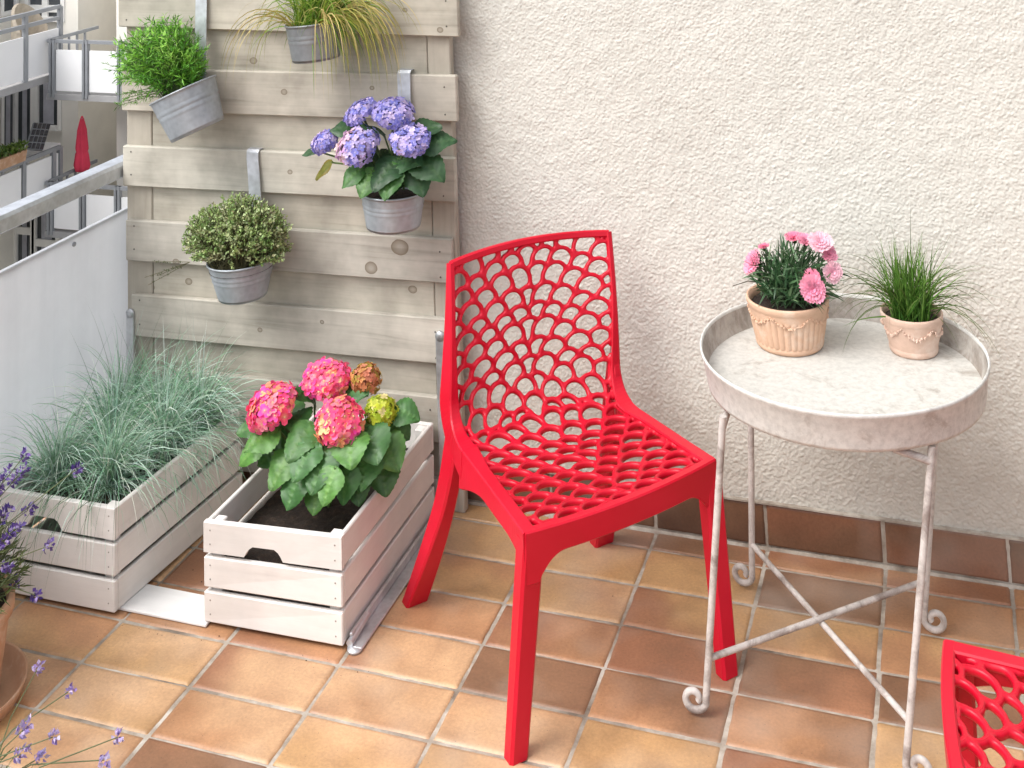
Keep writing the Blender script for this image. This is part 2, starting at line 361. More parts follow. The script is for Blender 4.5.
def add_tile(mb, x0, x1, y0, y1, z, ca, cb, rnd, axis='z', th=.004):
    nx, ny = 17, 10; ang = rnd.uniform(0, 6.28); g = .0037
    x0 += g; x1 -= g; y0 += g; y1 -= g
    jx, jy = rnd.uniform(-.0015, .0015), rnd.uniform(-.0012, .0012)
    x0 += jx; x1 += jx; y0 += jy; y1 += jy
    tilt = (rnd.uniform(-.004, .004), rnd.uniform(-.004, .004)); sh = rnd.uniform(.92, 1.06)
    xs = [0, .012]+[(i+.5)/(nx-3) for i in range(nx-3)]+[.988, 1]; ys = [0, .025]+[(i+.5)/(ny-3) for i in range(ny-3)]+[.975, 1]
    V = []; CC = []; off = Vector((rnd.uniform(0, 50), rnd.uniform(0, 50), 0)); k0 = rnd.uniform(.25, .75)
    for b in ys:
        for a in xs:
            ed = (a in (0, 1)) or (b in (0, 1))
            wob = .0022*noise.noise(Vector((a*15, b*9, 3))+off) if ed else 0
            h = z-(.004 if ed else 0)+tilt[0]*(a-.5)*.5+tilt[1]*(b-.5)*.5
            X, Y = lerp(x0, x1, a)+wob, lerp(y0, y1, b)+wob
            V.append((X, Y, h) if axis == 'z' else (X, -h, Y))
            q = (a-.5)*math.cos(ang)+(b-.5)*.7*math.sin(ang)+.42*noise.noise(Vector((a*2.6, b*1.4, 0))+off)+.14*noise.noise(Vector((a*7, b*4, 5))+off)
            t = min(1, max(0, (q+.5-k0)*1.3+.25)); t = t*t*(3-2*t)
            CC.append(tuple(x*sh*DULL for x in mix(ca, cb, t)))
    m = len(xs)
    mb.add(V, [(j*m+i, j*m+i+1, (j+1)*m+i+1, (j+1)*m+i) for j in range(len(ys)-1) for i in range(m-1)], CC, True)
rnd = random.Random(5)
fl = MB()
for k in range(-5, 12):
    for r_ in range(0, 27):
        y1 = 0 if r_ == 0 else -(TD+(r_-1)*TH); y0 = -(TD+r_*TH)
        x0, x1 = max(k*TW, -1.08), (k+1)*TW
        if x1 <= -1.08: continue
        ca, cb = tone.get((k, r_)) or (rnd.choice([PEACH, PEACH, OCHRE, ORANGE, REDB]), rnd.choice([ORANGE, REDB, OCHRE, PEACH]))
        mean_ = mix(PEACH, ORANGE, .6); ca, cb = mix(ca, mean_, .14), mix(cb, mean_, .20)
        add_tile(fl, x0, x1, y0, y1, 0, ca, cb, rnd)
floor = fl.build('floor', M['tile']); tag(floor, kind='structure')
g = MB(); g.box((-1.2, -4.3, -.25), (3.4, .03, -.0035)); tag(g.build('floor_grout', M['grout']), kind='structure')

# ------------------------------------------------------------------ rendered wall with skirting
wall = thing('rendered_wall', (1.2, .15, 0), 'cream roughcast wall with a brown tile skirting behind the chair and table', 'wall')
def relief(x, z):
    u, v = x*.83+z*.56, z*.83-x*.56
    p = Vector((u*98, v*104, (u+v)*31)); p2 = Vector((v*201+3, u*195, (u-v)*52+7)); p3 = Vector((u*340, v*330, u*90))
    v1 = noise.voronoi(Vector((x*132+noise.noise(p)*.5, z*138+noise.noise(p2)*.5, (x+z)*20)))[0]
    return .0009*noise.noise(p)+.0013*noise.noise(p2)+.0009*noise.noise(p3)+.0017*max(0, .62-v1[0])+.0012*noise.noise(p*.22)
def wall_sheet(mb, x0, x1, z0, z1, step, smooth=True):
    nx, nz = int((x1-x0)/step), int((z1-z0)/step); V = []
    for j in range(nz+1):
        for i in range(nx+1):
            x, z = lerp(x0, x1, i/nx), lerp(z0, z1, j/nz); V.append((x, .009-relief(x, z), z))
    mb.add(V, [(j*(nx+1)+i, j*(nx+1)+i+1, (j+1)*(nx+1)+i+1, (j+1)*(nx+1)+i) for j in range(nz) for i in range(nx)], None, smooth)
w = MB(); wall_sheet(w, .0, 1.6, .108, 1.42, .0021); wall_sheet(w, -.99, .0, .108, 1.42, .02); wall_sheet(w, 1.6, 3.4, .108, 1.42, .02); wall_sheet(w, -.99, 3.4, 1.42, 3.2, .03)
w.box((-.99, .0145, -.2), (3.4, .3, 3.2))
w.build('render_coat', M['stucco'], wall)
sk = MB(); rnd = random.Random(8)
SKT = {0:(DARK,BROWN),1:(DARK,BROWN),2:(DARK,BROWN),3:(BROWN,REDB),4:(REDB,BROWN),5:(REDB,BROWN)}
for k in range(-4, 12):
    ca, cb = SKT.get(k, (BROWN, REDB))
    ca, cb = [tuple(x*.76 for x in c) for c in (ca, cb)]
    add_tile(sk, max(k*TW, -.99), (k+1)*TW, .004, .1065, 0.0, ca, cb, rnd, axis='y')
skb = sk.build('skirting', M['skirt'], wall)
gj = MB(); gj.box((-.99, .0035, -.01), (3.4, .0144, .108)); gj.box((-.99, -.004, .1045), (3.4, .0035, .1085)); 
V = []
gj.hexa([(-.99, -.006, -.003), (3.4, -.006, -.003), (3.4, .002, -.003), (-.99, .002, -.003), (-.99, -.002, .005), (3.4, -.002, .005), (3.4, .002, .005), (-.99, .002, .005)])
gj.build('skirting_grout', M['grout'], skb)

# ------------------------------------------------------------------ slatted screen
YF = -.07
screen = thing('slatted_wood_screen', (-.45, -.04, 0), 'weathered grey wooden slat screen hung with zinc pots beside the wall', 'screen')
def pz(x, y): return at_y(x, y, YF)
fronts = [((118, -14), (118, 28), (458, -6), (458, 36)), ((121, 70), (121.5, 113), (457, 74), (456, 119.5)), ((122, 148), (123, 188.5), (456, 156), (454, 200)),
          ((124, 222), (127, 263), (453, 237), (451, 281.7)), ((129, 296.5), (133, 339), (449, 316.6), (446, 362)), ((137, 368), (142, 410), (444, 396), (441, 442)), ((145, 440), (150, 480), (439, 478), (437, 520))]
fronts.insert(0, ((116, -92), (116, -50), (459, -88), (459, -44)))
fronts.insert(0, ((114, -170), (114, -128), (460, -168), (460, -124)))
fb = MB(); bb = MB(); rnd = random.Random(3); edges = []
for i, (a, b, c, d) in enumerate(fronts):
    P = [pz(*q) for q in (a, b, c, d)]
    zt, zb = (P[0].z+P[2].z)/2, (P[1].z+P[3].z)/2
    xl, xr = (P[0].x+P[1].x)/2, (P[2].x+P[3].x)/2
    if zb < .03: zb = .03
    if zt < zb+.03: continue
    ts = (P[2].z-P[0].z)*.3
    k = rnd.uniform(.9, 1.08); col = (k*rnd.uniform(.98, 1.03), k, k*rnd.uniform(.95, 1.02))
    y0, y1 = YF, YF+.018
    fb.hexa([(xl, y0, zb-ts), (xr, y0, zb+ts), (xr, y1, zb+ts), (xl, y1, zb-ts), (xl, y0, zt-ts), (xr, y0, zt+ts), (xr, y1, zt+ts), (xl, y1, zt-ts)], col, .003)
    for xx in (xl+.03, xr-.035):   # screw heads
        for zz in (zb+.025, zt-.025):
            fb.lathe([(.0, -.0008), (.0022, -.0008), (.0026, .0005)], 8, Matrix.Translation((xx, YF-.0003, zz)) @ Matrix.Rotation(R(-90), 4, 'X'), None, (.25, .25, .26))
    edges.append((zb, zt, xl, xr))
fb.build('front_slats', M['wood'], screen)
edges.sort()
lx0, lx1 = at_y(127, 130, YF+.02).x, at_y(152, 130, YF+.02).x
rx0, rx1 = at_y(431, 300, YF+.02).x, at_y(455, 200, YF+.02).x
for i in range(len(edges)-1):
    z0, z1 = edges[i][1]-.03, edges[i+1][0]+.03; k = rnd.uniform(.86, .97)
    bb.box((lx1+.002, YF+.034, z0), (rx0+.010, YF+.0195, z1), (k, k*.98, k*.95), .002)
bb.build('back_slats', M['wood'], screen)
ztop = edges[-1][1]
for x0, x1 in ((lx0, lx1), (rx0+.012, rx1)):
    p = MB(); p.box((x0, YF+.018, 0), (x1, YF+.045, ztop-.02), (.86, .83, .8), .003); p.build('post', M['post'], screen)
def bracket(x, up, y_end):
    m = MB(); wd = .022
    m.box((x-wd, YF-.008, .0), (x+wd*.2, YF-.001, up), None, .002)
    m.lathe([(.0005, -.0034), (.0132, -.0034), (.0132, .0036), (.0005, .0036)], 24, Matrix.Translation((x-wd*.4, YF-.0045, up-.001)) @ Matrix.Rotation(R(90), 4, 'X'))
    # flat foot on the tiles with a raised rounded lip
    m.box((x-wd, y_end, .001), (x+.012, YF-.008, .007), None, .002)
    m.lathe([(0, .001), (.017, .001), (.017, .0065), (0, .0065)], 20, Matrix.Translation((x-.005, y_end, 0)))
    m.box((x-wd-.002, y_end+.01, .007), (x-wd+.006, YF-.012, .028), None, .002)
    m.tube([(x-wd+.004, y_end+.0, .012), (x-wd+.004, y_end+.09, .02)], .008, 10)
    m.build('bracket_foot', M['galv'], screen)
up_r = at_y(441, 336, YF-.005); up_l = at_y(131, 313, YF-.005)
bracket(up_r.x+.006, up_r.z, -.615); bracket(up_l.x+.006, up_l.z, -.62)
pl = MB(); pl.box((-.80, -.640, .001), (-.352, -.545, .0085), None, .002)
tag(pl.build('floor_plank', M['plank']), 'flat white plank on the tiles bridging the gap between the two crates', 'plank')

# ------------------------------------------------------------------ crates
def tri(c, u, v, w):
    a = c[0].lerp(c[1], u); b = c[3].lerp(c[2], u); lo = a.lerp(b, v)
    a = c[4].lerp(c[5], u); b = c[7].lerp(c[6], u); hi = a.lerp(b, v)
    return lo.lerp(hi, w)
def crate(c, label, soil_level, z0, seed):
    """c: 8 corners (front left, front right, back right, back left; bottom then top)"""
    rnd = random.Random(seed)
    c = [Vector(q) for q in c]; root = thing('wooden_crate', (c[0]+c[1]+c[2]+c[3])/4, label, 'crate', 'whitewashed wooden crates on the tiles')
    W = (c[1]-c[0]).length; D = (c[3]-c[0]).length; H = (c[4]-c[0]).length; t = .013
    def bx(mb, x0, x1, y0, y1, h0, h1, bev=.0025, col=None):
        q = lambda x, y, z: tri(c, x/W, y/D, z/H)
        mb.hexa([q(x0,y0,h0), q(x1,y0,h0), q(x1,y1,h0), q(x0,y1,h0), q(x0,y0,h1), q(x1,y0,h1), q(x1,y1,h1), q(x0,y1,h1)], col or (k,)*3, bev)
    gap = H*.045; hs = (H-2*gap)/3
    lev = [(i*(hs+gap), i*(hs+gap)+hs) for i in range(3)]
    for nm, y0, y1 in (('front_panel', 0, t), ('back_panel', D-t, D)):
        mb = MB()
        for i, (a, b) in enumerate(lev):
            k = rnd.uniform(.95, 1.04)
            if i == 2 and nm == 'front_panel':   # hand hold cut in the lower edge of the top slat
                n0, n1, hh = W*.30, W*.58, hs*.36
                cut = [(0, 0), (n0-.001, 0), (n0, .001), (n0+.006, hh*.45), (n0+.012, hh*.75), (n0+.022, hh), ((n0+n1)/2, hh), (n1-.022, hh), (n1-.012, hh*.75), (n1-.006, hh*.45), (n1, .001), (n1+.001, 0), (W, 0)]
                q = lambda x, y, z: tri(c, x/W, y/D, z/H)
                mb.loft([[q(x, y0, a+dz), q(x, y0, b-.002), q(x, y0+.002, b), q(x, y1, b), q(x, y1, a+dz)] for x, dz in cut], (k,)*3)
            else: bx(mb, 0, W, y0, y1, a, b)
            if nm == 'front_panel':
                for xx in (.017, W-.017):
                    for zz in (a+hs*.28, a+hs*.74):
                        cc = tri(c, xx/W, 0, zz/H); mb.lathe([(.0001, -.0007), (.0017, -.0007), (.002, .0006)], 8, Matrix.Translation(cc) @ Matrix.Rotation(R(-90), 4, 'X'), None, (.42, .40, .38))
        mb.build(nm, M['crate'], root)
    for x0, x1 in ((0, t), (W-t, W)):
        mb = MB()
        for a, b in lev:
            k = rnd.uniform(.93, 1.02); bx(mb, x0+(.0008 if x0 == 0 else 0), x1-(.0008 if x0 else 0), t+.0005, D-t-.0005, a, b)
        mb.build('side_panel', M['crate_y'], root)
    for x0 in (t+.0005, W-t-.0265):
        for y0 in (t+.001, D-t-.027):
            mb = MB(); k = 1.02; bx(mb, x0, x0+.026, y0, y0+.026, .002, H-.004); mb.build('corner_post', M['crate'], root)
    mb = MB(); k = .9; bx(mb, t+.001, W-t-.001, t+.001, D-t-.001, .004, .014); mb.build('base_board', M['crate_y'], root)
    # soil heaped inside
    mb = MB(); n = 26; V = []
    for j in range(n+1):
        for i in range(n+1):
            x, y = lerp(t+.004, W-t-.004, i/n), lerp(t+.004, D-t-.004, j/n)
            h = soil_level*H+.012*noise.noise(Vector((x*14, y*14, seed)))+.007*noise.noise(Vector((x*50, y*50, seed)))
            V.append(tri(c, x/W, y/D, h/H))
    mb.add(V, [(j*(n+1)+i, j*(n+1)+i+1, (j+1)*(n+1)+i+1, (j+1)*(n+1)+i) for j in range(n) for i in range(n)], None, True)
    mb.build('soil', M['soil'], root)
    return root
Z0 = .009; H2 = .234; H1 = .238
c2 = [(-.362, -.632, Z0), (-.010, -.624, Z0), (-.013, -.088, Z0), (-.358, -.088, Z0)]
c2 = c2+[(-.350, -.648, H2), (-.0095, -.621, H2), (-.012, -.083, H2), (-.350, -.083, H2)]
crate(c2, 'whitewashed slatted crate holding the pink hydrangea, nearest the red chair', .62, Z0, 2)
c1 = [(-.945, -.667, Z0), (-.583, -.664, Z0), (-.545, -.16, Z0), (-.900, -.16, Z0)]
c1 = c1+[(-.935, -.667, H1), (-.582, -.664, H1), (-.557, -.156, H1), (-.905, -.156, H1)]
crate(c1, 'whitewashed slatted crate overflowing with blue-green grass under the balcony panel', .80, Z0, 4)

cm = MB(); rnd = random.Random(9)
for i in range(54):
    if i % 3 == 0: x, y = rnd.gauss(-.45, .06), rnd.uniform(-.5, -.2)
    elif i % 3 == 1: x, y = rnd.uniform(-.6, .1), -.655-abs(rnd.gauss(0, .03))
    else: x, y = rnd.uniform(-.8, 1.3), rnd.uniform(-1.1, -.05)
    q = rnd.uniform(.0006, .0018); cm.lathe([(.0001, -q*.6), (q, 0), (q*.6, q*.5), (.0001, q*.7)], 6, Matrix.Translation((x, y, .002)), lambda a, k, z: rnd.uniform(.6, 1.3))
tag(cm.build('soil_crumbs', M['soil']), kind='stuff')

# blue fescue
FES = [srgb(154, 184, 164), srgb(136, 170, 148), srgb(180, 202, 188), srgb(116, 156, 120), srgb(202, 214, 204)]
mb = MB(); rnd = random.Random(2)
clumps = [(-.84, -.55), (-.70, -.52), (-.80, -.38), (-.66, -.36), (-.75, -.25), (-.64, -.23), (-.86, -.26)]
for cx, cy in clumps:
    for i in range(470):
        a = random.gauss(0, .6); th = rr(0, 6.28)
        el = abs(random.gauss(.2, .6))
        d = Vector((math.cos(th)*math.sin(el), math.sin(th)*math.sin(el), math.cos(el)))+Vector((.17, -.10, 0))
        L = rr(.16, .30)*(1.02 if cy > -.3 else .95); q = rr(0, .028); a2 = rr(0, 6.28)
        c = tuple(min(.9, x*1.22) for x in jit(random.choice(FES), .18))
        blade(mb, (cx+q*math.cos(a2), cy+q*math.sin(a2), .195), d, L, rr(.0022, .0036), rr(1.2, 2.8), tuple(x*.82 for x in c), 7, tip=tuple(x*1.15 for x in c))
for i in range(40):    # long blades spilling over the front of the crate
    th = rr(-2.1, -1.0)
    p = Vector((rr(-.78, -.6), rr(-.62, -.56), .22)); d = Vector((math.cos(th), math.sin(th)*.8, rr(.7, 1.3)))
    c = tuple(x*.5 for x in jit(FES[3], .15))
    blade(mb, p, d, rr(.2, .34), .0018, rr(2.6, 4.4), c, 9)
for i in range(26):
    th = rr(0, 6.28); d = Vector((math.cos(th)*.45+.15, math.sin(th)*.3, 1)); cx, cy = random.choice(clumps)
    blade(mb, (cx, cy, .2), d, rr(.32, .42), .0018, rr(.3, 1.0), tuple(x*.55 for x in random.choice(FES)), 7)
tag(mb.build('blue_fescue_grass', M['grassleaf']), 'mass of thin blue-green fescue grass growing out of the left crate', 'grass plant')

# ------------------------------------------------------------------ hydrangeas
def floret(mb, p, n, r, col, cent=None):
    n = Vector(n).normalized(); s = n.cross(rand_dir()).normalized(); t = n.cross(s); a0 = rr(0, 6.28); c0 = jit(col, .08)
    for k in range(4):
        a = a0+k*math.pi/2+rr(-.12, .12); d = s*math.cos(a)+t*math.sin(a); e = n.cross(d); lift = rr(-.02, .22); w_ = rr(.50, .62)
        V = [p, p+d*r*.42+e*r*w_*.72+n*r*.12, p+d*r*.86+e*r*w_*.62+n*r*lift, p+d*r*1.08+n*r*lift*1.1, p+d*r*.86-e*r*w_*.62+n*r*lift, p+d*r*.42-e*r*w_*.72+n*r*.12, p+d*r*.6+n*r*.04]
        ce = mix(c0, cent or c0, .55); ed = tuple(min(.95, x*1.12+.02) for x in c0)
        mb.add(V, [(0, 1, 6), (1, 2, 6), (2, 3, 6), (3, 4, 6), (4, 5, 6), (5, 0, 6)], [ce, c0, ed, ed, ed, c0, c0], True)
    if cent: mb.add([p+n*r*.22+s*r*.14, p+n*r*.22+t*r*.14, p+n*r*.22-s*r*.14, p+n*r*.22-t*r*.14], [(0, 1, 2, 3)], cent)
def flower_head(name, parent, c, rx, rz, axis, n, fr, colf, cent=None, low=-.45):
    mb = MB(); axis = Vector(axis).normalized()
    mb.lathe([(.02, -.3), (.72, -.25), (.80, .2), (.5, .62), (.02, .8)], 14, Matrix.Translation(c) @ axis.to_track_quat('Z', 'Y').to_matrix().to_4x4() @ Matrix.Diagonal((rx, rx, rz, 1)), None, tuple(x*.5 for x in colf(0, Vector((0, 0, 1)))))
    Q = axis.to_track_quat('Z', 'Y')
    for i in range(n):
        z = 1-(i+.5)/n*(1-low); a = i*2.39996+rr(-.2, .2); q = math.sqrt(max(0, 1-z*z))
        d = Vector((q*math.cos(a), q*math.sin(a), z))
        k = rr(.9, 1.06)
        p = Vector(c)+Q @ Vector((d.x*rx*k, d.y*rx*k, d.z*rz*k)); nn = Q @ Vector((d.x/rx, d.y/rx, d.z/rz))
        floret(mb, p, nn.normalized()+rand_dir()*.35, fr*rr(.8, 1.15), colf(i, d), cent(i) if cent else None)
    return mb.build(name, M['petal'], parent)
HP = srgb(248, 92, 146); HP2 = srgb(252, 146, 168); HPM = srgb(246, 84, 176); HY = srgb(236, 206, 150); HO = srgb(244, 150, 120)
YC = -.40
def pc(x, y, Y): return at_y(x, y, Y)
hyd = thing('pink_hydrangea', (-.19, -.36, .16), 'pink hydrangea with three big flower heads and broad leaves in the right crate', 'flowering plant')
def hcol(yl):
    def f(i, d):
        k = random.random(); patch = noise.noise(d*2.3+Vector((yl*31, 5, 2)))
        if patch > .12 and k < .75*yl+.1: return random.choice([HY, HO, srgb(236, 160, 120)])
        return random.choice([HP, HP, HP2, HPM, srgb(245, 84, 120), srgb(252, 110, 160)])
    return f
heads = [((327, 380), .056, .029, -.36, (.1, -.25, 1), .35), ((272, 407), .059, .035, -.46, (-.3, -.45, 1), .55), ((340, 423), .054, .040, -.46, (.1, -.6, 1), .95)]
tops = []
for (q, a, b, Y, ax, yl) in heads:
    c = pc(q[0], q[1], Y); tops.append(c)
    flower_head('flower_head', hyd, c, a, b, ax, 88, .0170, hcol(yl), lambda i: (.75, .62, .3), -.2)
c = pc(366, 380, -.33); tops.append(c)
o = flower_head('flower_head', hyd, c, .036, .036, (.2, -.2, 1), 80, .0105, lambda i, d: random.choice([srgb(214, 160, 100), srgb(190, 120, 80), srgb(176, 150, 70), srgb(226, 150, 120)])); o['label'] = 'fading orange-brown flower head'
c = pc(381, 411, -.38); tops.append(c)
o = flower_head('flower_head', hyd, c, .037, .030, (.2, -.3, 1), 80, .0105, lambda i, d: random.choice([srgb(190, 200, 60), srgb(160, 180, 50), srgb(206, 210, 90), srgb(228, 214, 150)])); o['label'] = 'unripe yellow-green flower head'
st = MB(); base = Vector((-.19, -.37, .14))
for c in tops: st.tube([base+rand_dir()*.015, base.lerp(c, .5)+Vector((0, 0, .03)), c], [.005, .004, .003], 7, (.10, .17, .05))
lv = MB(); LG = (.060, .168, .044); LG2 = (.100, .245, .052)
def leaf_px(mb, stem, px, py, Y, L, w, dirv, col, up=(0, -.6, 1), droop=.7, edge=None):
    """leaf whose middle lies at the picture point px,py on the plane y=Y"""
    d = Vector(dirv).normalized(); p = pc(px, py, Y)-d*L*.5+Vector((0, 0, .12*L*droop))
    if st is not None: st.tube([stem, (Vector(stem)+p)/2+Vector((0, 0, .01)), p+d*.006], [.003, .0028, .0022], 6, (.12, .2, .06))
    big_leaf(mb, p, d, L*1.05, w*1.22, col, up, droop, edge=edge)
LV = [((255, 425), -.47, .10, .066, (-.9, -.3, .1), LG), ((262, 437), -.50, .11, .075, (-.7, -.6, 0), LG2), ((318, 470), -.53, .125, .078, (-.1, -.9, -.55), LG), ((300, 440), -.50, .11, .08, (-.3, -.8, -.2), LG),
      ((372, 443), -.46, .12, .082, (.6, -.6, -.1), LG), ((362, 470), -.47, .11, .085, (.3, -.8, -.5), LG), ((390, 452), -.42, .11, .08, (.8, -.4, -.3), LG2), ((345, 485), -.50, .10, .066, (.2, -.9, -.8), LG),
      ((280, 470), -.52, .095, .066, (-.4, -.8, -.5), LG2), ((292, 492), -.54, .09, .062, (-.3, -.8, -.9), LG), ((306, 395), -.38, .10, .075, (-.2, -.5, .5), LG), ((352, 392), -.36, .11, .08, (.5, -.1, .3), LG),
      ((395, 425), -.36, .10, .075, (.9, .1, -.2), LG), ((285, 415), -.38, .11, .08, (-.6, .2, .2), LG), ((330, 440), -.45, .10, .075, (-.1, -.9, -.1), LG2), ((384, 478), -.42, .10, .075, (.5, -.6, -.7), LG),
      ((250, 452), -.46, .085, .056, (-.8, -.3, -.4), LG2), ((315, 500), -.52, .08, .05, (.1, -.8, -.8), LG2), ((330, 455), -.42, .12, .085, (.2, -.4, -.1), LG), ((275, 450), -.42, .12, .085, (-.5, -.3, -.1), LG), ((405, 412), -.36, .085, .06, (.8, .0, .1), LG)]
LV += [((262, 416), -.44, .09, .06, (-.9, -.2, .1), LG), ((350, 448), -.50, .10, .075, (.4, -.8, -.2), LG2), ((303, 460), -.53, .10, .075, (-.3, -.7, -.4), LG), ((328, 487), -.55, .085, .06, (-.2, -.7, -.7), LG2), ((296, 418), -.42, .09, .07, (.3, -.5, .2), LG), ((372, 428), -.42, .09, .065, (.7, -.4, .1), LG2), ((358, 490), -.47, .08, .058, (.4, -.6, -.8), LG)]
for q, Y, L, w_, dv, col in LV: L *= rr(.78, .98); w_ *= rr(.9, 1.05); leaf_px(lv, base+Vector((rr(-.03, .03), rr(-.02, .02), rr(.02, .07))), q[0], q[1], Y, L, w_, dv, jit(col, .18))
lv.build('leaves', M['leaf'], hyd); st.build('stems', M['leaf'], hyd)

# ------------------------------------------------------------------ hanging zinc pots
def hang_pot(rim, base, rpx, bpx, label, Y=-.175, mat='zinc', hook=None, rings=True, hook_label=None):
    a, b = at_y(*rim, Y), at_y(*base, Y)
    ax = (a-b); H = ax.length; ax.normalize()
    sc = F/float(MC[2] @ (np.array(a)-CAM)); rt, rb = rpx/sc, bpx/sc
    Mx = Matrix.Translation(b) @ ax.to_track_quat('Z', 'Y').to_matrix().to_4x4()
    root = thing('hanging_pot', b, label, 'pot', 'zinc pots hung on the wooden screen')
    mb = MB(); t = .0022
    prof = [(.001, 0), (rb*.97, 0), (rb, .002), (lerp(rb, rt, .02), .005)]
    for k in range(1, 24):
        f_ = k/24; r_ = lerp(rb, rt, f_)
        if rings and k in (13, 14, 16, 17): r_ += .0014*(1 if k in (13, 16) else -.4)
        prof.append((r_, H*f_))
    prof += [(rt, H-.004), (rt+.003, H-.002), (rt+.003, H+.001), (rt, H+.002), (rt-.002, H), (lerp(rb, rt, .6)-.002, H*.62)]
    mb.lathe(prof, 56, Mx); mb.build('shell', M[mat], root)
    sb = MB(); ph = rr(0, 9)
    sb.lathe([(.0005, H-.016), (rt*.35, H-.012), (rt*.7, H-.017), (rt-.004, H-.021)], 30, Mx, lambda a_, k, z: 1, None); sb.build('soil', M['soil'], root)
    if hook:
        (hx, hy0, hy1), wd = hook, .019
        top = at_y(hx, hy0, YF); low = at_y(hx, hy1, YF); back = Mx @ Vector((0, 0, H*.85)); 
        h = MB(); zt = top.z+.002
        pts = [(YF+.026, zt-.06), (YF+.026, zt-.004), (YF+.022, zt+.003), (YF+.012, zt+.006), (YF-.002, zt+.005), (YF-.0075, zt-.001), (YF-.0085, zt-.02), (YF-.011, (zt+low.z)/2), (YF-.014, low.z), (Y+rt*.9, a.z-.01)]
        secs = []
        x1 = lerp(top.x, a.x, .85)
        for i, (y, z) in enumerate(pts):
            x = top.x if i < 7 else lerp(top.x, x1, (i-6)/3.0)
            y2, z2 = pts[min(i+1, len(pts)-1)]; y0, z0 = pts[max(i-1, 0)]
            tn = Vector((0, y2-y0, z2-z0)).normalized(); nn = Vector((0, -tn.z, tn.y))*.0014
            p = Vector((x, y, z)); s_ = Vector((wd, 0, 0))
            secs.append([p-s_-nn, p+s_-nn, p+s_+nn, p-s_+nn])
        h.loft(secs); h.build('hook', M['steel'], root)
    return root, Mx, H, rt
pot1, M1, H1p, r1 = hang_pot((183, 90), (198, 131), 33.5, 27, 'zinc pot hanging crooked at top left, holding a bright green needle-leaved herb', hook=(203, -10, 38))
pot2, M2, H2p, r2 = hang_pot((313, 22), (316.5, 59), 27.5, 24, 'dull grey zinc pot hanging at the very top, holding yellowing grass', mat='darkzinc', hook=(322, -12, 5))
pot3, M3, H3p, r3 = hang_pot((241, 259), (243, 296), 33, 24, 'zinc pot hanging lowest on the screen, holding an olive green thyme mound', hook=(254, 152, 196))
pot4, M4, H4p, r4 = hang_pot((393, 190), (393.5, 226), 32, 27, 'zinc pot hanging at the right, holding the blue hydrangea', hook=(405, 73, 118))

# herb with needle leaves
p1 = thing('needle_leaf_herb', M1 @ Vector((0, 0, H1p)), 'bright green bushy herb with needle leaves in the crooked zinc pot', 'herb')
mb = MB(); ctr = at_y(160, 66, -.18); root_p = M1 @ Vector((0, 0, H1p-.015))
for i in range(230):
    d = rand_dir(-.45, 1); e = Vector((d.x*.150, d.y*.10, d.z*.132))
    tipp = ctr+e*rr(.72, 1.05)+Vector((0, -.015, .008))
    s0 = root_p+Vector((rr(-.5, .5)*r1, rr(-.5, .5)*r1, 0)); mid = s0.lerp(tipp, .55)+Vector((0, 0, .022))
    n = 26; base_c = random.choice([srgb(132, 188, 70), srgb(114, 174, 60), srgb(162, 210, 100), srgb(90, 148, 52)])
    mb.tube([s0, mid, tipp], [.0014, .0011, .0006], 4, (.10, .16, .05), False)
    for k in range(n):
        t = rr(.35, 1.0); p = (s0*(1-t)**2+mid*2*t*(1-t)+tipp*t*t); sd = (tipp-s0).normalized()
        ld = (sd*.7+rand_dir()*.9).normalized()
        leaflet(mb, p, ld, rr(.016, .030), rr(.0030, .0046), tuple(x*(.7+.4*t) for x in jit(base_c, .2)))
for i in range(14):   # long sprigs at the top and side
    tx, ty = random.choice([(178, 12), (186, 22), (170, 20), (196, 30), (118, 110), (124, 98), (112, 60)]); tipp = at_y(tx+rr(-8, 8), ty+rr(-6, 8), -.18)
    s0 = root_p+Vector((rr(-.4, .4)*r1, rr(-.4, .4)*r1, 0)); mid = s0.lerp(tipp, .5)+Vector((0, 0, .015))
    mb.tube([s0, mid, tipp], [.0014, .0011, .0006], 4, (.10, .16, .05), False)
    for k in range(40):
        t = rr(.4, 1.0); p = (s0*(1-t)**2+mid*2*t*(1-t)+tipp*t*t); sd = (tipp-mid).normalized()
        leaflet(mb, p, (sd*.8+rand_dir()*.8), rr(.014, .022), rr(.002, .003), tuple(x*.8 for x in jit(srgb(112, 168, 60), .2)))
mb.build('foliage', M['leaf'], p1)

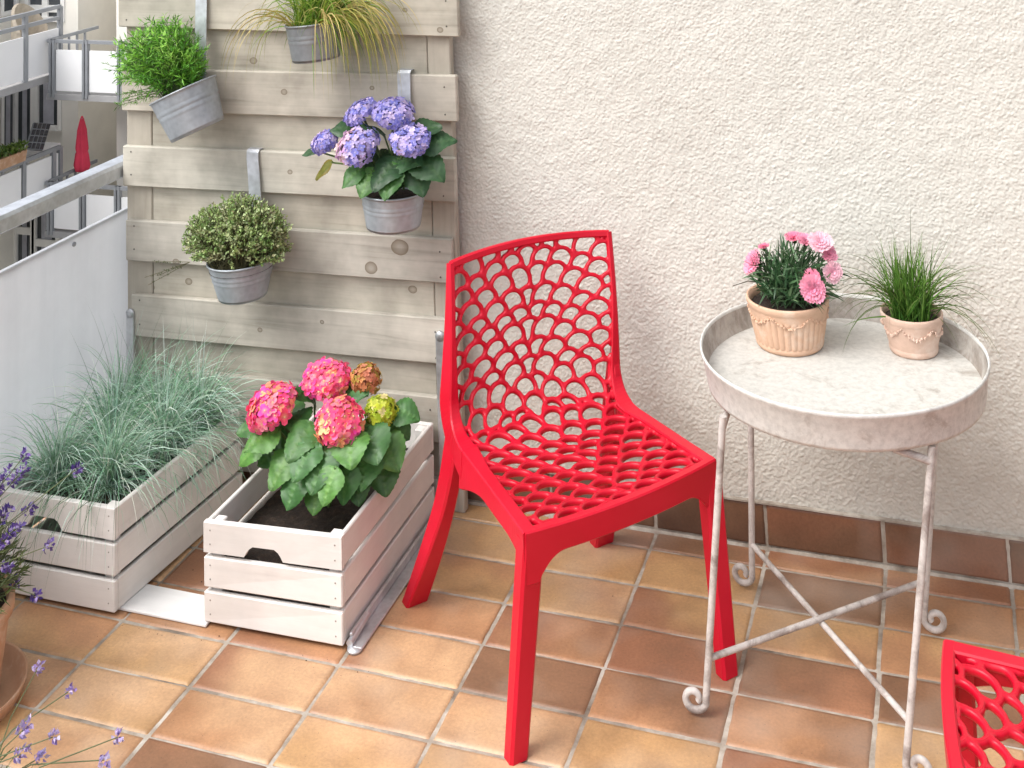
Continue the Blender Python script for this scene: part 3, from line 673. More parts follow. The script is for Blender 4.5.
# yellowing arching grass
p2 = thing('yellowing_grass', M2 @ Vector((0, 0, H2p)), 'arching tuft of green and straw yellow grass spilling from the top zinc pot', 'grass plant')
mb = MB(); rp = M2 @ Vector((0, 0, H2p-.015))
for i in range(560):
    th = rr(0, 6.28); el = abs(random.gauss(.35, .4)); d = Vector((math.cos(th)*math.sin(el)*1.2+.26, math.sin(th)*math.sin(el)*.6+.02, math.cos(el)))
    c = random.choice([srgb(140, 172, 62), srgb(166, 186, 82), srgb(112, 152, 50), srgb(198, 196, 112), srgb(128, 164, 60), srgb(94, 134, 44)])
    p = rp+Vector((rr(-.6, .6)*r2, rr(-.6, .6)*r2, 0))
    blade(mb, p, d, rr(.12, .30), rr(.0024, .0042), rr(1.0, 4.6), tuple(x*.85 for x in jit(c, .14)), 9)
for i in range(110):
    th = rr(-.9, .5) if random.random() < .88 else rr(2.6, 4.4)
    p = rp+Vector((math.cos(th)*r2*.7, math.sin(th)*r2*.7, 0)); d = Vector((math.cos(th)*rr(.4, 1.0), math.sin(th)*.7-.1, rr(.7, 1.4)))
    c = random.choice([srgb(222, 204, 140), srgb(206, 186, 120), srgb(180, 170, 84), srgb(150, 150, 70)])
    blade(mb, p, d, rr(.22, .36), rr(.0026, .0040), rr(3.2, 6.0), tuple(x*.85 for x in jit(c, .1)), 11)
mb.build('blades', M['grassleaf'], p2)

# thyme-like mound
p3 = thing('thyme_mound', M3 @ Vector((0, 0, H3p)), 'rounded olive green thyme with tiny leaf tips in the lowest hanging pot', 'herb')
mb = MB(); ctr = at_y(236, 240, -.18); rp = M3 @ Vector((0, 0, H3p-.012))
for i in range(560):
    d = rand_dir(-.35, 1); lean = Vector((.016, 0, .0)) if d.z > 0 else Vector((-.012, 0, 0))
    tipp = ctr+Vector((d.x*.160, d.y*.10, d.z*.118+.0))*rr(.86, 1.04)+lean*(d.z)
    s0 = rp+Vector((rr(-.7, .7)*r3, rr(-.7, .7)*r3, 0))
    mb.tube([s0, s0.lerp(tipp, .6)+Vector((0, 0, .012)), tipp], [.0012, .001, .0008], 4, (.13, .12, .055), False)
    bc = random.choice([srgb(146, 170, 104), srgb(166, 186, 122), srgb(118, 148, 82), srgb(190, 204, 152), srgb(170, 174, 130)])
    sd = (tipp-s0).normalized()
    for k in range(16):
        t = rr(.62, 1.0); p = s0.lerp(tipp, t)+Vector((0, 0, .012*(1-abs(t-.6)*2)))
        leaflet(mb, p+rand_dir()*.003, sd*.5+rand_dir(), rr(.007, .011), rr(.0045, .007), tuple(x*(.8+.35*(t-.6)/.4) for x in jit(bc, .16)))
for i in range(9):   # stray sprig at lower left
    s0 = at_y(190, 262, -.18); tipp = at_y(148+rr(-4, 10), 268+rr(-14, 18), -.16)
    for k in range(20): leaflet(mb, s0.lerp(tipp, rr(.2, 1)), rand_dir(), .006, .004, tuple(x*.5 for x in srgb(140, 150, 110)))
    mb.tube([s0, tipp], [.0008, .0006], 4, (.13, .12, .06), False)
    if i > 2: break
mb.build('foliage', M['leaf'], p3)

# blue hydrangea
p4 = thing('blue_hydrangea', M4 @ Vector((0, 0, H4p)), 'small hydrangea with five violet-blue flower heads in the right hanging pot', 'flowering plant')
BL = [srgb(150, 146, 216), srgb(132, 132, 208), srgb(180, 168, 224), srgb(198, 182, 226), srgb(216, 198, 232)]
def bcol(p_pink):
    def f(i, d):
        if p_pink and d.x < -.15: return random.choice([srgb(236, 196, 216), srgb(240, 210, 214), srgb(212, 170, 214)])
        return random.choice(BL if d.z > .1 else BL[:3])
    return f
st = MB(); tops4 = []
rp = M4 @ Vector((0, 0, H4p-.01))
for (q, rx, rz, Y, ax, pk, lab) in [((361, 112), .046, .024, -.18, (-.45, -.35, 1), 0, None), ((393, 113), .054, .028, -.19, (.15, -.35, 1), 0, None), ((325, 143), .035, .026, -.20, (-.4, -.4, 1), 0, None),
                              ((358, 146), .056, .033, -.24, (-.1, -.75, 1), 1, 'flower head half pale pink'), ((410, 140), .050, .024, -.23, (.15, -.5, 1), 0, None)]:
    c = pc(q[0], q[1], Y); tops4.append(c)
    o = flower_head('flower_head', p4, c, rx, rz, ax, 130, .0098, bcol(pk), lambda i: (.62, .58, .80), -.35)
    if lab: o['label'] = lab
for c in tops4: st.tube([rp, rp.lerp(c, .5)+Vector((0, -.005, .02)), c], [.004, .0035, .003], 7, (.10, .15, .05))
lv = MB(); DG = (.034, .088, .034); MG = (.065, .175, .038)
for q, Y, L, w_, dv, col, dr in [((385, 172), -.25, .11, .075, (-.35, -.8, -.3), DG, .6), ((405, 160), -.21, .13, .085, (.5, -.3, .15), DG, .4), ((428, 165), -.22, .12, .075, (.9, -.3, .0), DG, .8), ((436, 142), -.18, .10, .07, (.8, .2, .35), DG, .5),
        ((424, 128), -.17, .09, .06, (.9, .1, .3), DG, .4), ((366, 183), -.26, .08, .056, (-.3, -.8, -.8), MG, .5), ((352, 176), -.25, .075, .052, (-.7, -.6, -.4), MG, .6), ((388, 181), -.26, .10, .068, (.1, -.9, -.6), MG, .7),
        ((348, 128), -.19, .09, .06, (-.8, -.2, .2), DG, .5), ((375, 130), -.19, .09, .06, (-.2, -.5, .4), DG, .4), ((418, 178), -.22, .10, .07, (.6, -.5, -.5), DG, .7), ((376, 160), -.20, .10, .08, (-.1, -.6, -.1), DG, .5),
        ((395, 175), -.20, .11, .08, (.2, -.5, -.2), DG, .5), ((310, 152), -.2, .045, .022, (-1, -.1, -.1), DG, .4)]:
    leaf_px(lv, rp+Vector((rr(-.03, .03), rr(-.02, .02), rr(0, .05))), q[0], q[1], Y, L, w_, dv, jit(col, .15), droop=dr)
leaf_px(lv, rp+Vector((0, 0, .04)), 323, 170, -.24, .065, .03, (-.85, -.2, -.55), (.12, .13, .015), droop=.6, edge=(.22, .15, .02))
lv.build('leaves', M['leaf'], p4); st.build('stems', M['leaf'], p4)

# ------------------------------------------------------------------ round tray table
TZ = .65
tl, tr_ = at_z(700, 352, TZ), at_z(991, 362, TZ); tb, tf = at_z(845, 293, TZ), at_z(845, 416, TZ)
TC = Vector(((tl.x+tr_.x)/2-.008, (tb.y+tf.y)/2, 0)); TR = ((tr_.x-tl.x)/2+(tb.y-tf.y)/2)/2
table = thing('tray_table', TC, 'round shabby white metal tray table on four thin scroll-footed legs', 'table')
mb = MB(); fz = TZ-.052
mb.lathe([(.001, fz), (TR*.5, fz+.0006), (TR*.93, fz), (TR-.014, fz+.001)], 90, Matrix.Translation(TC)); top = mb.build('tray_floor', M['tray'], table)
mb = MB()
mb.lathe([(TR-.004, TZ-.006), (TR-.003, TZ), (TR, TZ+.0015), (TR+.002, TZ-.002), (TR+.001, TZ-.007), (TR-.003, TZ-.012), (TR-.010, TZ-.066), (TR-.012, TZ-.073), (TR-.020, TZ-.075), (.001, TZ-.075)], 90, Matrix.Translation(TC), lambda a, k, z: 1+.0025*math.sin(a*3+1)+.0015*math.sin(a*7))
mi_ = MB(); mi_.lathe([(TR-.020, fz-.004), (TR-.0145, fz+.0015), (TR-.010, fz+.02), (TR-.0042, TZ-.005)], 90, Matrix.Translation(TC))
a = R(-52); 
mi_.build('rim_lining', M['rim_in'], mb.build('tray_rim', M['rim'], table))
def scroll_leg(top, knee, foot_dir, r=.0074, turns=1.35):
    """straight leg that ends in a curl"""
    mb = MB(); top, knee = Vector(top), Vector(knee); d = Vector(foot_dir); d.z = 0; d.normalize()
    pts = [top.lerp(knee, k/6) for k in range(7)]
    rc = .025; c = knee+d*rc*.95; n = 26
    for i in range(1, n+1):
        th = math.pi+i/n*turns*2*math.pi*.80; q = rc*(1-.66*i/n)
        pts.append(c+d*math.cos(th)*q*1.0+Vector((0, 0, 1))*math.sin(th)*q)
    rad = [r]*7+[r*(1-.12*i/n) for i in range(1, n+1)]
    mb.tube(pts, rad, 10); return mb.build('leg', M['leg'], table)
kn_z = .0325
def knee_at(px, py): return at_z(px, py, kn_z)
kFL = knee_at(706, 700); kBL = knee_at(752, 575); kBR = knee_at(924, 618); kFR = knee_at(906, 763)
tFL = at_z(723, 416, .575); tFR = at_z(932, 446, .572); tBL = at_z(757, 430, .572); tBR = at_z(938, 440, .572)
tBR = Vector((tFR.x+.015, kBR.y+.015, .572)); tBL = Vector((at_y(756, 432, kBL.y).x, kBL.y, .572))
scroll_leg(tFL, kFL, (-1, -.05, 0)); scroll_leg(tBL, kBL, (-1, .1, 0)); scroll_leg(tFR, kFR, (1, -.1, 0)); scroll_leg(tBR, kBR, (1, .05, 0))
def on_leg(t, k, z): return t.lerp(k, (t.z-z)/(t.z-k.z))
for a, za, b, zb in ((tFL, .105, tBR, .105), (tBL, .105, tFR, .105)):
    ka = {0: kFL}.get(0) if a is tFL else kBL; kb = kBR if b is tBR else kFR
    m = MB(); A, B = on_leg(a, ka, za), on_leg(b, kb, zb); s = (B-A).normalized()
    off = Vector((0, 0, .005 if a is tFL else -.005)); m.tube([A+off, B+off], .0062, 8); m.build('cross_brace', M['leg'], table)
m = MB(); z = .553; m.tube([on_leg(tFL, kFL, z)+Vector((0, 0, 0)), on_leg(tBL, kBL, z)], .008, 8); m.build('top_bar', M['leg'], table)
m = MB(); m.tube([on_leg(tFR, kFR, .545), at_z(893, 448, .57)], .008, 8); m.build('top_bar', M['leg'], table)
m = MB(); m.tube([on_leg(tBR, kBR, .56), on_leg(tFR, kFR, .56)], .008, 8); m.build('top_bar', M['leg'], table)

# terracotta pots on the tray
def ter_pot(base, rim, rb_px, rt_px, label, mat, ribs, plain_foot=False):
    b = at_z(*base, fz+.0015); sc = F/float(MC[2] @ (np.array(b)-CAM)); rb, rt = rb_px/sc, rt_px/sc
    H = at_y(rim[0], rim[1], b.y).z-b.z
    root = thing('terracotta_pot', b, label, 'plant pot', 'terracotta pots on the tray table'); mb = MB()
    prof = [(.001, .0), (rb*.96, .0), (rb, .004), (rb*1.02, .010), (rb*1.0, .013)]
    n = 26
    for k in range(n+1):
        t = k/n; prof.append((lerp(rb, rt*.97, t**.9), .014+t*(H-.030)))
    prof += [(rt*.985, H-.014), (rt, H-.011), (rt*1.01, H-.004), (rt, H), (rt*.95, H), (rt*.90, H-.012), (rt*.86, H-.03)]
    def rf(a, k, z):
        if ribs and 5 <= k <= 5+n*.78: return 1+.036*(abs(math.sin(a*ribs/2))**.7-.5)
        return 1
    mb.lathe(prof, 324, Matrix.Translation(b), rf); mb.build('pot_body', M[mat], root)
    # swag garland pressed into the upper wall
    gm = MB(); ns = 6
    for s_ in range(ns):
        for k in range(26):
            t = k/25; a = (s_+t)*2*math.pi/ns+.2; z = H-.020-.020*math.sin(math.pi*t); r_ = lerp(rb, rt*.97, ((z-.014)/(H-.03))**.9)+.001
            q = b+Vector((math.cos(a)*r_, math.sin(a)*r_, z))+rand_dir()*.0022
            gz = rr(.6, 1.1)*(1+.7*math.sin(math.pi*t)); gm.lathe([(0.0001, -.0036*gz), (.0022*gz, -.001), (.0022*gz, .001), (.0001, .0036*gz)], 7, Matrix.Translation(q) @ Matrix.Rotation(rr(0, 3), 4, 'X'), lambda a_, k_, z_: rr(.8, 1.2))
    gm.build('garland_relief', M[mat], root)
    sb = MB(); sb.lathe([(.0005, H-.010), (rt*.5, H-.012), (rt*.88, H-.016)], 26, Matrix.Translation(b)); sb.build('soil', M['soil'], root)
    return b, H, rt
bA, HA, rA = ter_pot((790, 343), (793, 296), 33, 40.5, 'larger ribbed peach terracotta pot holding pink carnations on the tray', 'terra', 36)
bB, HB, rB = ter_pot((914, 350), (917.5, 311), 23.5, 30, 'smaller smooth pinkish terracotta pot holding green grass on the tray', 'terra_pink', 0)
# carnations
car = thing('pink_carnations', bA+Vector((0, 0, HA)), 'small bushy carnation with ruffled pale pink flowers in the larger terracotta pot', 'flowering plant')
mb = MB(); s0 = bA+Vector((0, 0, HA-.012)); ctr = at_y(795, 268, bA.y)
for i in range(760):
    d = rand_dir(-.55, 1); tipp = ctr+Vector((d.x*.096, d.y*.085, d.z*.054-.014)); b0 = s0+Vector((rr(-.8, .8)*rA*.8, rr(-.8, .8)*rA*.8, 0))
    p = b0.lerp(tipp, rr(.25, .95)); c = random.choice([srgb(74, 118, 72), srgb(98, 142, 92), srgb(58, 100, 60), srgb(128, 162, 118)])
    blade(mb, p, (tipp-b0).normalized()+rand_dir()*.8, rr(.032, .052), rr(.004, .0064), rr(.2, .9), tuple(x*.62 for x in jit(c, .15)), 4)
for i in range(60):
    d = rand_dir(0, 1); tipp = ctr+Vector((d.x*.09, d.y*.07, d.z*.06)); mb.tube([s0+Vector((rr(-.5, .5)*rA, rr(-.5, .5)*rA, 0)), tipp], [.0015, .001], 4, (.06, .1, .05), False)
mb.build('foliage', M['leaf'], car)
def carnation(p, n, r, c0):
    m = MB(); n = Vector(n).normalized(); Q = n.to_track_quat('Z', 'Y')
    for ring, (rr_, h, cnt) in enumerate([(1.0, 0, 11), (.74, .14, 9), (.48, .24, 7), (.25, .3, 4)]):
        for k in range(cnt):
            a = 2*math.pi*(k+.5*ring)/cnt+rr(-.15, .15); da = 8.2/cnt; rad = r*rr_*rr(.9, 1.08); V = [Q @ Vector((0, 0, h*r*.4))]; nn = 6
            for q in range(nn+1):
                aa = a+da*(q/nn-.5); rq = rad*(1-.10*(q % 2)-.12*abs(q/nn-.5)); V.append(Q @ Vector((math.cos(aa)*rq, math.sin(aa)*rq, r*(h+.22*rr_+.10*math.sin(q*2.6+k)))))
            m.add([p+v for v in V], [(0, q+1, q+2) for q in range(nn)], jit(mix(c0, HPM, .14*ring/3), .06), True)
    m.lathe([(.001, -.55*r), (.22*r, -.5*r), (.26*r, .0), (.12*r, .08*r)], 8, Matrix.Translation(p) @ Q.to_matrix().to_4x4(), None, (.07, .13, .05))
    return m.build('flower', M['petal'], car)
PK = srgb(250, 172, 196); PK2 = srgb(252, 208, 220); PK3 = srgb(248, 150, 176)
st = MB()
for (q, Yo, n, rpx, c) in [((754, 263), -.0, (-.7, -.5, .5), 12.5, PK), ((764, 247), .02, (-.2, -.1, 1), 6, PK3), ((794, 238), .03, (-.1, -.2, 1), 9, PK3), ((805, 241), .02, (.2, -.3, 1), 9, PK), ((820, 243), -.01, (.2, -.6, .9), 12, PK2), ((828, 254), -.01, (.5, -.6, .6), 9, PK),
                           ((832, 272), -.04, (.5, -.9, .3), 10, PK2), ((813, 289), -.085, (.1, -1, .25), 12.5, PK), ((812, 277), -.06, (.1, -.6, .9), 8, PK3)]:
    p = at_y(q[0], q[1], bA.y+Yo); carnation(p, n, rpx/400, c)
    st.tube([s0+Vector((0, Yo*.5, 0)), s0.lerp(p, .6)+Vector((0, 0, .012)), p-Vector(n).normalized()*.012], [.0018, .0016, .0014], 5, (.06, .12, .05), False)
tw = [at_y(762, 283, bA.y), at_y(748, 281, bA.y-.01), at_y(733, 286, bA.y-.01)]; st.tube(tw, [.0016, .0014, .001], 5, (.12, .10, .07), False)
st.build('stems', M['leaf'], car)
# grass in the smaller pot
gr = thing('tufted_grass', bB+Vector((0, 0, HB)), 'spiky green tufted grass in the smaller terracotta pot', 'grass plant')
mb = MB(); s0 = bB+Vector((0, 0, HB-.012))
for i in range(330):
    th = rr(0, 6.28); el = abs(random.gauss(.04, .40)); d = Vector((math.cos(th)*math.sin(el), math.sin(th)*math.sin(el), math.cos(el)))
    c = random.choice([srgb(84, 140, 44), srgb(104, 160, 60), srgb(66, 116, 38), srgb(128, 174, 78)])
    c = tuple(x*.68 for x in jit(c, .15))
    blade(mb, s0+Vector((rr(-.55, .55)*rB, rr(-.55, .55)*rB, 0)), d, rr(.09, .175), rr(.0026, .0042), rr(.1, .6), c, 6, tip=mix(c, srgb(150, 160, 90), .15))
for i in range(85):
    th = rr(0, 6.28); d = Vector((math.cos(th)*.95, math.sin(th)*.6, rr(.55, 1.5))); c = tuple(x*.6 for x in jit(srgb(104, 126, 60), .12))
    blade(mb, s0, d, rr(.15, .26), .0024, rr(1.1, 2.8), c, 9)
for tx, ty in ((910, 203), (888, 208), (952, 226), (872, 222)):
    d = (at_y(tx, ty, bB.y)-s0); blade(mb, s0, d, d.length, .0026, .12, tuple(x*.6 for x in srgb(84, 110, 50)), 8)
mb.build('blades', M['grassleaf'], gr)

# ------------------------------------------------------------------ red web chair
O = Vector((.503, -.478, 0)); AXD = Vector((.7117, -.7025, 0)); ang = math.atan2(AXD.y, AXD.x)
chair = thing('web_chair', O, 'red plastic web chair standing whole between the crate and the table', 'chair', 'red web chairs', rz=ang)
def W3(p): return Vector(p)
A = Vector((.490, -.798, .402)); B = Vector((.806, -.424, .402)); BRc = at_z(621, 399, .390); BLc = at_z(450, 436, .390)
TL = at_y(449.5, 263.5, -.385); TRp = at_y(610, 231.5, -.085)
def edge_curve(P0, P1, P2, n=60):
    """front corner -> rear bend -> back top, rounded at the bend; resampled by arc length"""
    a = P1.lerp(P0, .22); b = P1.lerp(P2, .20); pts = [P0.lerp(a, i/20) for i in range(20)]
    pts += [a*(1-t)**2+P1*2*t*(1-t)+b*t*t for t in [i/16 for i in range(16)]]
    back = b; bow = (P2-P1).cross(Vector((AXD.y, -AXD.x, 0))).normalized()
    for i in range(21):
        t = i/20; pts.append(b.lerp(P2, t)-AXD*(-.006*math.sin(math.pi*t)))
    L = [0]
    for i in range(1, len(pts)): L.append(L[-1]+(pts[i]-pts[i-1]).length)
    out = []
    for k in range(n+1):
        s = L[-1]*k/n; j = 0
        while j < len(L)-2 and L[j+1] < s: j += 1
        out.append(pts[j].lerp(pts[j+1], (s-L[j])/max(1e-9, L[j+1]-L[j])))
    return out, L[-1]
EL, LL = edge_curve(A, BLc, TL); ER, LR = edge_curve(B, BRc, TRp)
SL = (LL+LR)/2; HWD = .225
def ecurve(E, t):
    t = min(1, max(0, t))*(len(E)-1); i = min(len(E)-2, int(t)); return E[i].lerp(E[i+1], t-i)
SB = .52   # share of the length where the bend lies
def shell(x, s):
    u = x/HWD; t = s/SL; p = ecurve(EL, t).lerp(ecurve(ER, t), (u+1)/2)
    k = min(1, max(0, (t-.36)/.28)); k = k*k*(3-2*k); q = 1-min(1, u*u)
    p = p+Vector((0, 0, -.016))*q*(1-k)*min(1, t*8) - AXD*(.040*q*k)*(1-.25*max(0, t-.75)*4)
    p = p+AXD*(.022*q)*max(0, 1-t*3)
    if t > .85: p = p+Vector((0, 0, .010*q*(t-.85)/.15))
    return p
def shell_n(x, s):
    e = .004; a = shell(min(HWD, x+e), s)-shell(max(-HWD, x-e), s); s1, s0 = min(SL, s+e), max(0, s-e); b = shell(x, s1)-shell(x, s0)
    return a.cross(b).normalized()
def clip(poly, n, c):
    out = []
    for i in range(len(poly)):
        p, q = poly[i], poly[(i+1) % len(poly)]; dp, dq = p[0]*n[0]+p[1]*n[1]-c, q[0]*n[0]+q[1]*n[1]-c
        if dp <= 0: out.append(p)
        if (dp < 0 < dq) or (dq < 0 < dp): t = dp/(dp-dq); out.append((p[0]+(q[0]-p[0])*t, p[1]+(q[1]-p[1])*t))
    return out
# scales: overlapping discs in rings; each hole is the part of a disc that the discs above it leave free
rnd = random.Random(21)
discs = []      # later discs lie on top
def ring_discs(fx, fs, r0, dr, da, rmax, keep, squash=1.0):
    rings = []; r_ = r0; k = 0
    while r_ < rmax:
        d_a = da*(1+.16*min(1, r_/.3)); cnt = max(6, int(round(2*math.pi*r_/d_a/2))*2); ring = []
        for i in range(cnt):
            th = 2*math.pi*(i+(.5 if k % 2 else 0))/cnt; x, s = fx+r_*math.sin(th), fs+r_*math.cos(th)*squash
            if x < -1e-4: continue
            if abs(x) > .008: x += rnd.uniform(-.005, .005)
            s += rnd.uniform(-.0045, .0045); R_ = d_a*.5*rnd.uniform(1.22, 1.50)
            if abs(x) > HWD+R_ or s < -R_ or s > SL+R_ or not keep(x, s): continue
            if abs(x) < .008: ring.append((0.0, s, R_))
            else:
                ring.append((x, s, R_)); ring.append((-x, s, R_))
        rings.append(ring); r_ += dr*(1+.14*min(1, r_/.3)); k += 1
    for ring in reversed(rings): discs.extend(ring)
ring_discs(0, SL*.475, .045, .036, .042, .7, lambda x, s: s > SL*.36)
ring_discs(0, -.035, .050, .036, .046, .7, lambda x, s: s < SL*.50)
DA = np.array(discs)
def margin(s):
    t = s/SL
    if t < .33: return .028
    if t < .48: return lerp(.028, .040, (t-.33)/.15)
    return lerp(.040, .012, min(1, (t-.48)/.34)**.6)
TT = .0105; web = MB(); N_ = 40
def in_dom(x, s, m): return abs(x) <= HWD-margin(s)*m-.0005*(1-m) and (.016 if m else 0) <= s <= SL-(.012 if m else 0)
solid_pts = []
for i in range(len(DA)):
    cx_, cs_, R_ = DA[i]; above = DA[i+1:]; above = above[np.hypot(above[:, 0]-cx_, above[:, 1]-cs_) < above[:, 2]+R_]
    def clear(x, s):
        c = R_-math.hypot(x-cx_, s-cs_)
        if len(above): c = min(c, float((np.hypot(above[:, 0]-x, above[:, 1]-s)-above[:, 2]).min()))
        return min(c, HWD-margin(s)-abs(x)+.004, s-.013, SL-.008-s)
    best = (-1, 0, 0)
    for a_ in range(11):
        for b_ in range(11):
            x, s = cx_+(a_/5-1)*R_, cs_+(b_/5-1)*R_; c = clear(x, s)
            if c > best[0]: best = (c, x, s)
    bc, bx_, bs_ = best; st_ = R_/14
    for _ in range(24):
        for dx, ds in ((st_, 0), (-st_, 0), (0, st_), (0, -st_)):
            c = clear(bx_+dx, bs_+ds)
            if c > bc: bc, bx_, bs_ = c, bx_+dx, bs_+ds; break
        else: st_ *= .5
    if bc < .0015: continue
    t_ = bs_/SL; hw = (.0048 if t_ > .5 else .0052)
    def hit(th, w_, m):
        d = (math.cos(th), math.sin(th)); ox, os_ = bx_-cx_, bs_-cs_; Ri = max(.002, R_-w_)
        b = ox*d[0]+os_*d[1]; c = ox*ox+os_*os_-Ri*Ri; q = b*b-c
        if c > 0: return 0.0
        t = -b+math.sqrt(q)
        for ax, as_, ar in above:
            px_, ps_ = bx_-ax, bs_-as_; b = px_*d[0]+ps_*d[1]; c = px_*px_+ps_*ps_-(ar+w_)**2
            if c < 0: return 0.0
            q = b*b-c
            if q > 0 and b < 0: t = min(t, max(0, -b-math.sqrt(q)))
        for _ in range(12):     # pull back to the border
            if in_dom(bx_+d[0]*t, bs_+d[1]*t, m): break
            t *= .93
        return t
    ths = [2*math.pi*k/N_ for k in range(N_)]
    out = [hit(th, -.0016, 0) for th in ths]; inn = [hit(th, hw, 1) for th in ths]
    sol = sum(1 for v in inn if v > .004) < N_*.5
    for _ in range(2): inn = [min(o, .25*inn[k-1]+.5*inn[k]+.25*inn[(k+1) % N_]) for k, o in enumerate(out)]
    rings = [[], [], [], [], [], []]
    for k, th in enumerate(ths):
        o_, n_ = out[k], (0.0005 if sol else max(.0008, min(inn[k], out[k]-.001)))
        a = (bx_+math.cos(th)*o_, bs_+math.sin(th)*o_); b = (bx_+math.cos(th)*n_, bs_+math.sin(th)*n_)
        a = (min(HWD-.003, max(.003-HWD, a[0])), min(SL-.002, max(0, a[1])))
        na, nb_ = shell_n(*a), shell_n(*b); pa, pb = shell(*a), shell(*b); m_ = pa.lerp(pb, .6); nm = (na+nb_).normalized()
        dp = TT*(1.05 if t_ < .5 else 1.0)
        rings[0].append(pa+na*TT*.5); rings[1].append(m_+nm*TT*.46); rings[2].append(pb+nb_*TT*.2); rings[3].append(pb-nb_*dp*.6); rings[4].append(m_-nm*dp*.85); rings[5].append(pa-na*dp*.9)
    V = [p for r in rings for p in r]
    web.add(V, [(q*N_+kk, q*N_+(kk+1) % N_, (q+1)*N_+(kk+1) % N_, (q+1)*N_+kk) for q in range(5) for kk in range(N_)], None, True)
web.build('web_shell', M['red'], chair)
# rims
def ring_box(p, s, nrm, w0, w1, h0, h1, ch=.003):
    """chamfered rectangle: from -w0..w1 along s and -h0..h1 along nrm"""
    pts = [(-w0+ch, -h0), (w1-ch, -h0), (w1, -h0+ch), (w1, h1-ch), (w1-ch, h1), (-w0+ch, h1), (-w0, h1-ch), (-w0, -h0+ch)]
    return [p+s*a+nrm*b for a, b in pts]
LAT = (B-A).normalized()
for sgn, E, front, foot in ((-1, EL, A, None), (1, ER, B, None)):
    mb = MB(); secs = []
    for k in range(0, 33):     # seat rail
        t = k/32*.47; p = ecurve(E, t); nrm = shell_n(sgn*(HWD-.004), t*SL); s = LAT*sgn
        h = .034+.030*max(0, 1-t/.13)**2+.045*max(0, (t-.28)/.19)**1.6
        secs.append(ring_box(p, s, nrm, .027+.012*max(0, (t-.33)/.14), .003, h, .0068))
    mb.loft(secs); mb.build('side_rail', M['red'], chair)
    mb = MB(); secs = []
    for k in range(0, 41):     # upright of the back
        t = .46+k/40*.54; p = ecurve(E, t); nrm = shell_n(sgn*(HWD-.004), t*SL); s = LAT*sgn; f_ = (t-.46)/.54
        h = lerp(.055, .010, f_**.8); secs.append(ring_box(p, s, nrm, lerp(.039, .011, min(1, f_*1.6)**.6), .004, h, .0070))
    mb.loft(secs); mb.build('back_upright', M['red'], chair)
mb = MB(); secs = []
for k in range(41):
    x = lerp(-HWD+.004, HWD-.004, k/40); p = shell(x, SL); n_ = shell_n(x, SL-.004); upv = (shell(x, SL)-shell(x, SL-.02)).normalized()
    secs.append(ring_box(p, upv, n_, .013, .004, .0085, .0075))
mb.loft(secs); mb.build('top_rail', M['red'], chair)
mb = MB(); secs = []
for k in range(61):       # front apron, arched into the legs
    u = k/60*2-1; x = u*(HWD-.001); p = shell(x, 0.0); e = (1-abs(u))*HWD
    h = .052+.048*max(0, 1-(e-.022)/.062)**2.2 if e > .022 else .100
    d_ = AXD
    secs.append(ring_box(p+Vector((0, 0, .0072)), d_, Vector((0, 0, 1)), .017, .004, h, 0, .003))
mb.loft(secs); mb.build('front_apron', M['red'], chair)
def leg(top, foot, w0, d0, w1, d1, name='leg'):
    mb = MB(); secs = []; s, d_ = LAT, AXD
    for k in range(13):
        t = k/12; p = Vector(top).lerp(Vector(foot), t); w_, dd = lerp(w0, w1, t), lerp(d0, d1, t)
        P = [(-w_/2, -dd/2), (w_/2, -dd/2), (w_/2, dd/2), (-w_/2, dd/2)]
        c_ = .006; ring = []
        for (a, b) in [(-w_/2+c_, -dd/2), (w_/2-c_, -dd/2), (w_/2, -dd/2+c_), (w_/2, dd/2-c_), (w_/2-c_, dd/2), (-w_/2+c_, dd/2), (-w_/2, dd/2-c_), (-w_/2, -dd/2+c_)]: ring.append(p+s*a+d_*b)
        secs.append(ring)
    mb.loft(secs); return mb.build(name, M['red'], chair)
fFL = at_z(516, 757); fFR = at_z(725, 674); fBL = at_z(411, 602)
leg(A+LAT*.0235-AXD*.0172+Vector((0, 0, -.012)), fFL+LAT*.0-AXD*.0, .051, .042, .042, .036)
leg(B-LAT*.008-AXD*.0172+Vector((0, 0, -.014)), at_z(727, 673), .049, .042, .042, .036)
def rear_leg(P1, foot, sgn):
    """one curved blade from the foot into the back upright"""
    mb = MB(); secs = []; E = EL if sgn < 0 else ER; s = LAT*sgn
    top_ = ecurve(E, .60); mid = ecurve(E, .47)-AXD*.02
    for k in range(25):
        t = k/24; p = (1-t)**2*Vector(foot)+2*t*(1-t)*(mid-Vector((0, 0, .035))-AXD*.012)+t*t*(top_-AXD*.012)
        w_ = lerp(.050, .026, t**1.5); dd = lerp(.036, .062, math.sin(min(1, t*1.5)*math.pi/2)) if t < .67 else lerp(.062, .034, (t-.67)/.33)
        secs.append(ring_box(p-s*.0015, s, AXD, w_*.75, .003 if t > .4 else lerp(w_*.4, .003, t/.4), dd/2, dd/2, .005))
    mb.loft(secs); mb.build('leg', M['red'], chair)
rear_leg(BLc, fBL, -1)
fBR = at_z(605, 540); rear_leg(BRc, fBR, 1)
# second chair: the same chair, facing the wall by the table
c2_ = copy_tree(chair); c2_['label'] = 'red plastic web chair cut off by the picture edge in front of the table'
# its front left corner (local coordinates of A) goes to the picture point of the seat corner
locA = wm(chair).inverted() @ Vector((A.x, A.y, A.z))
tgt = at_z(945.5, 639, A.z+.007); nxt = at_z(1030, 640, A.z+.007)
locB = wm(chair).inverted() @ B
